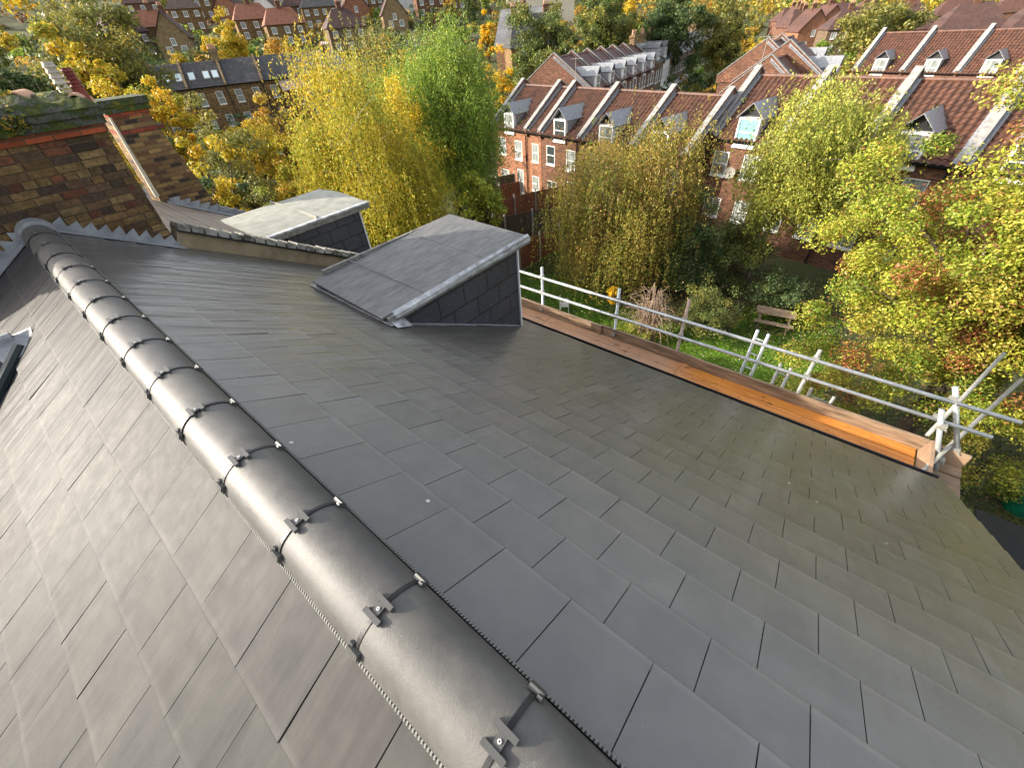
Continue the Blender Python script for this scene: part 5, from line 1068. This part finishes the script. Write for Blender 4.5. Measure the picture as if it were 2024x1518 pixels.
# suburb trees: shared copies
vr = []
for i, (pl_, st_) in enumerate((('yellow','round'),('green','round'),('olive','round'),('darkgreen','round'),('orange','round'),('dark','cone'))):
    t = tree('hillside_tree', 'x', 'tree', 0, 0, 8, .2, 3.6, pl_, 3800, .42, st_, 70+i, gz=0, ncl=60, group='trees between the hillside houses'); vr.append(t)
adj = ['yellow','green','olive','dark green','orange','dark conifer like']
spots = [(3,95,3),(8,118,1),(14,140,3),(-2,120,2),(20,118,0),(6,150,2),(50,112,1),(56,128,4),(52,150,2),(38,118,0),(30,100,3),(26,130,2),(62,148,0),(78,165,5),(86,158,1),(70,112,3),(76,125,4),(90,125,2),(98,130,1),(60,95,0),(48,92,3),(100,112,2),(108,118,5),(96,100,3),(84,92,2),(112,108,5),(118,112,3),(124,104,2),(118,95,5),(105,90,3),(130,92,2),(140,88,4),(122,84,0),(135,76,2),(150,80,3),(145,66,0),(120,60,3),(160,62,2),(130,48,2),(155,50,0),(175,55,1),(190,52,2),(128,34,0),(140,40,4),(185,14,2),(210,20,1),(230,15,0),(160,6,2),(205,-5,2),(230,-20,0),(215,-40,3),(90,190,5),(70,205,2),(50,200,3),(35,180,2),(20,160,0),(10,130,3),(25,200,1),(110,195,2),(128,180,0),(140,160,3),(15,105,2),(12,88,3),(22,90,0)]
rt_ = random.Random(31)
for k in range(95):
    az_ = R(rt_.uniform(4, 86)); r_ = rt_.uniform(100, 215); spots.append((r_*math.sin(az_), r_*math.cos(az_), rt_.choice([0,1,2,2,3,3,4])))
seen = {}
used = set()
for i, (x, y, v) in enumerate(spots):
    t = vr[v] if v not in used else copy_tree(vr[v]); used.add(v)
    s_ = rnd.uniform(.62, .9) if i < 62 else rnd.uniform(.38, .66)
    if 14 < math.degrees(math.atan2(x, y)) < 43: s_ *= .62
    t.location = (x, y, ground_z(x, y)-.3); t.scale = (s_, s_, s_*rnd.uniform(.9, 1.15)); t.rotation_euler = (0, 0, rnd.uniform(0, 6.28))
    az = math.degrees(math.atan2(x, y)); seen.setdefault(v, []).append((az, math.hypot(x, y), t))
for v, lst in seen.items():
    lst.sort(key=lambda q: q[0])
    for k, (az, r_, t) in enumerate(lst): t['label'] = f"{adj[v]} tree among the distant houses, {ORD[k]} {adj[v]} one from the left"
# far woods: one mass nobody could count
rg = np.random.RandomState(99); P0_, N0_, S0_, C0_ = [], [], [], []
for k in range(620):
    az = R(rg.uniform(-8, 108)); r_ = 215+rg.rand()**1.3*330; x, y = r_*math.sin(az), r_*math.cos(az); z = ground_z(x, y); n = 120; rr_ = rg.uniform(4, 8); hh = rg.uniform(7, 15)
    d = rg.normal(size=(n, 3)); d /= np.linalg.norm(d, axis=1)[:, None]; d *= (rg.rand(n)**.35)[:, None]
    P0_.append(np.stack([x+d[:,0]*rr_, y+d[:,1]*rr_, z+hh*.55+d[:,2]*hh*.5], 1)); N0_.append(d+rg.normal(size=(n, 3))*.5+[0,0,.4]); S0_.append(rg.uniform(1.2, 2.4, n)*(r_/300))
    pl_ = PAL[['olive','darkgreen','orange','yellow','olive','weep'][rg.randint(6)]]; C0_.append(pick_cols(rg, pl_, np.zeros(n, int), n))
o = leaf_object('far_woods', np.concatenate(P0_), np.concatenate(N0_), np.concatenate(S0_), np.concatenate(C0_), M['leaf'], None); tag(o, 'mass of autumn trees covering the far hill along the top edge', 'woods', kind='stuff')
rg = np.random.RandomState(123); NB = 1500; azs = np.radians(rg.uniform(-4, 97, NB)); rs = 68+rg.rand(NB)**1.2*165; P1, N1, S1, C1 = [], [], [], []
hx = [(q[0], q[1]) for q in H_]
for k in range(NB):
    x, y = rs[k]*math.sin(azs[k]), rs[k]*math.cos(azs[k])
    if any((x-a_)**2+(y-b_)**2 < 36 for a_, b_ in hx): continue
    n = 46; rr_ = rg.uniform(1.2, 3.0); hh = rg.uniform(1.0, 3.2); d = rg.normal(size=(n, 3)); d /= np.linalg.norm(d, axis=1)[:, None]
    P1.append(np.stack([x+d[:,0]*rr_, y+d[:,1]*rr_, ground_z(x, y)+np.abs(d[:,2])*hh], 1)); N1.append(d+[0,0,.5]); S1.append(rg.uniform(.5, 1.1, n)); C1.append(pick_cols(rg, PAL[['darkgreen','olive','green','darkgreen','dark','rust','orange'][rg.randint(7)]], np.zeros(n, int), n))
o = leaf_object('hillside_undergrowth', np.concatenate(P1), np.concatenate(N1), np.concatenate(S1), np.concatenate(C1), M['leaf'], None); tag(o, 'mixed garden hedges and bushes filling the ground between the distant houses', 'undergrowth', kind='stuff')
# fallen leaves, grass and ground cover
rg = np.random.RandomState(4); n = 5200; x = rg.uniform(9, 22, n); y = rg.uniform(-1.5, 15, n); p = np.stack([x, y, np.full(n, -10.455)], 1)
o = leaf_object('fallen_leaves', p, rg.normal(size=(n, 3))*.3+[0,0,1], rg.uniform(.04, .09, n), pick_cols(rg, [(.55,.48,.22),(.45,.33,.10),(.62,.60,.42)], rg.randint(0, 40, n), n), M['leafdense'], None); tag(o, 'pale fallen leaves scattered over the lawn', 'fallen leaves', kind='stuff')
n = 90000; x = rg.uniform(9.5, 22.4, n); y = rg.uniform(-1.2, 15.4, n); nr = rg.normal(size=(n, 3)); nr[:, 2] *= .25
kk = ~((x > 18) & (y > 3.0) & (y < 9)) ; x, y, nr = x[kk], y[kk], nr[kk]; n = len(x)
o = leaf_object('grass_blades', np.stack([x, y, np.full(n, -10.47)], 1), nr, rg.uniform(.06, .12, n), pick_cols(rg, [(.13,.27,.018),(.18,.34,.025),(.09,.18,.014),(.26,.34,.04)], rg.randint(0, 400, n), n), M['leafdense'], None, aspect=.3); tag(o, 'short green lawn grass behind the scaffold', 'grass', kind='stuff')
n = 60000; x = rg.uniform(5.5, 26, n); y = rg.uniform(-12, 19, n); kk = (y < -1.0) | (x > 18.5); x, y = x[kk], y[kk]; n = len(x)
o = leaf_object('ground_cover', np.stack([x, y, -10.47+rg.rand(n)**2*.35], 1), rg.normal(size=(n, 3))+[0,0,.7], rg.uniform(.06, .14, n), pick_cols(rg, [(.05,.075,.02),(.15,.095,.035),(.07,.10,.025),(.26,.17,.06),(.03,.04,.015)], rg.randint(0, 300, n), n), M['leafdense'], None); tag(o, 'dark ivy and leaf litter on the ground below the roof end', 'ground cover', kind='stuff')
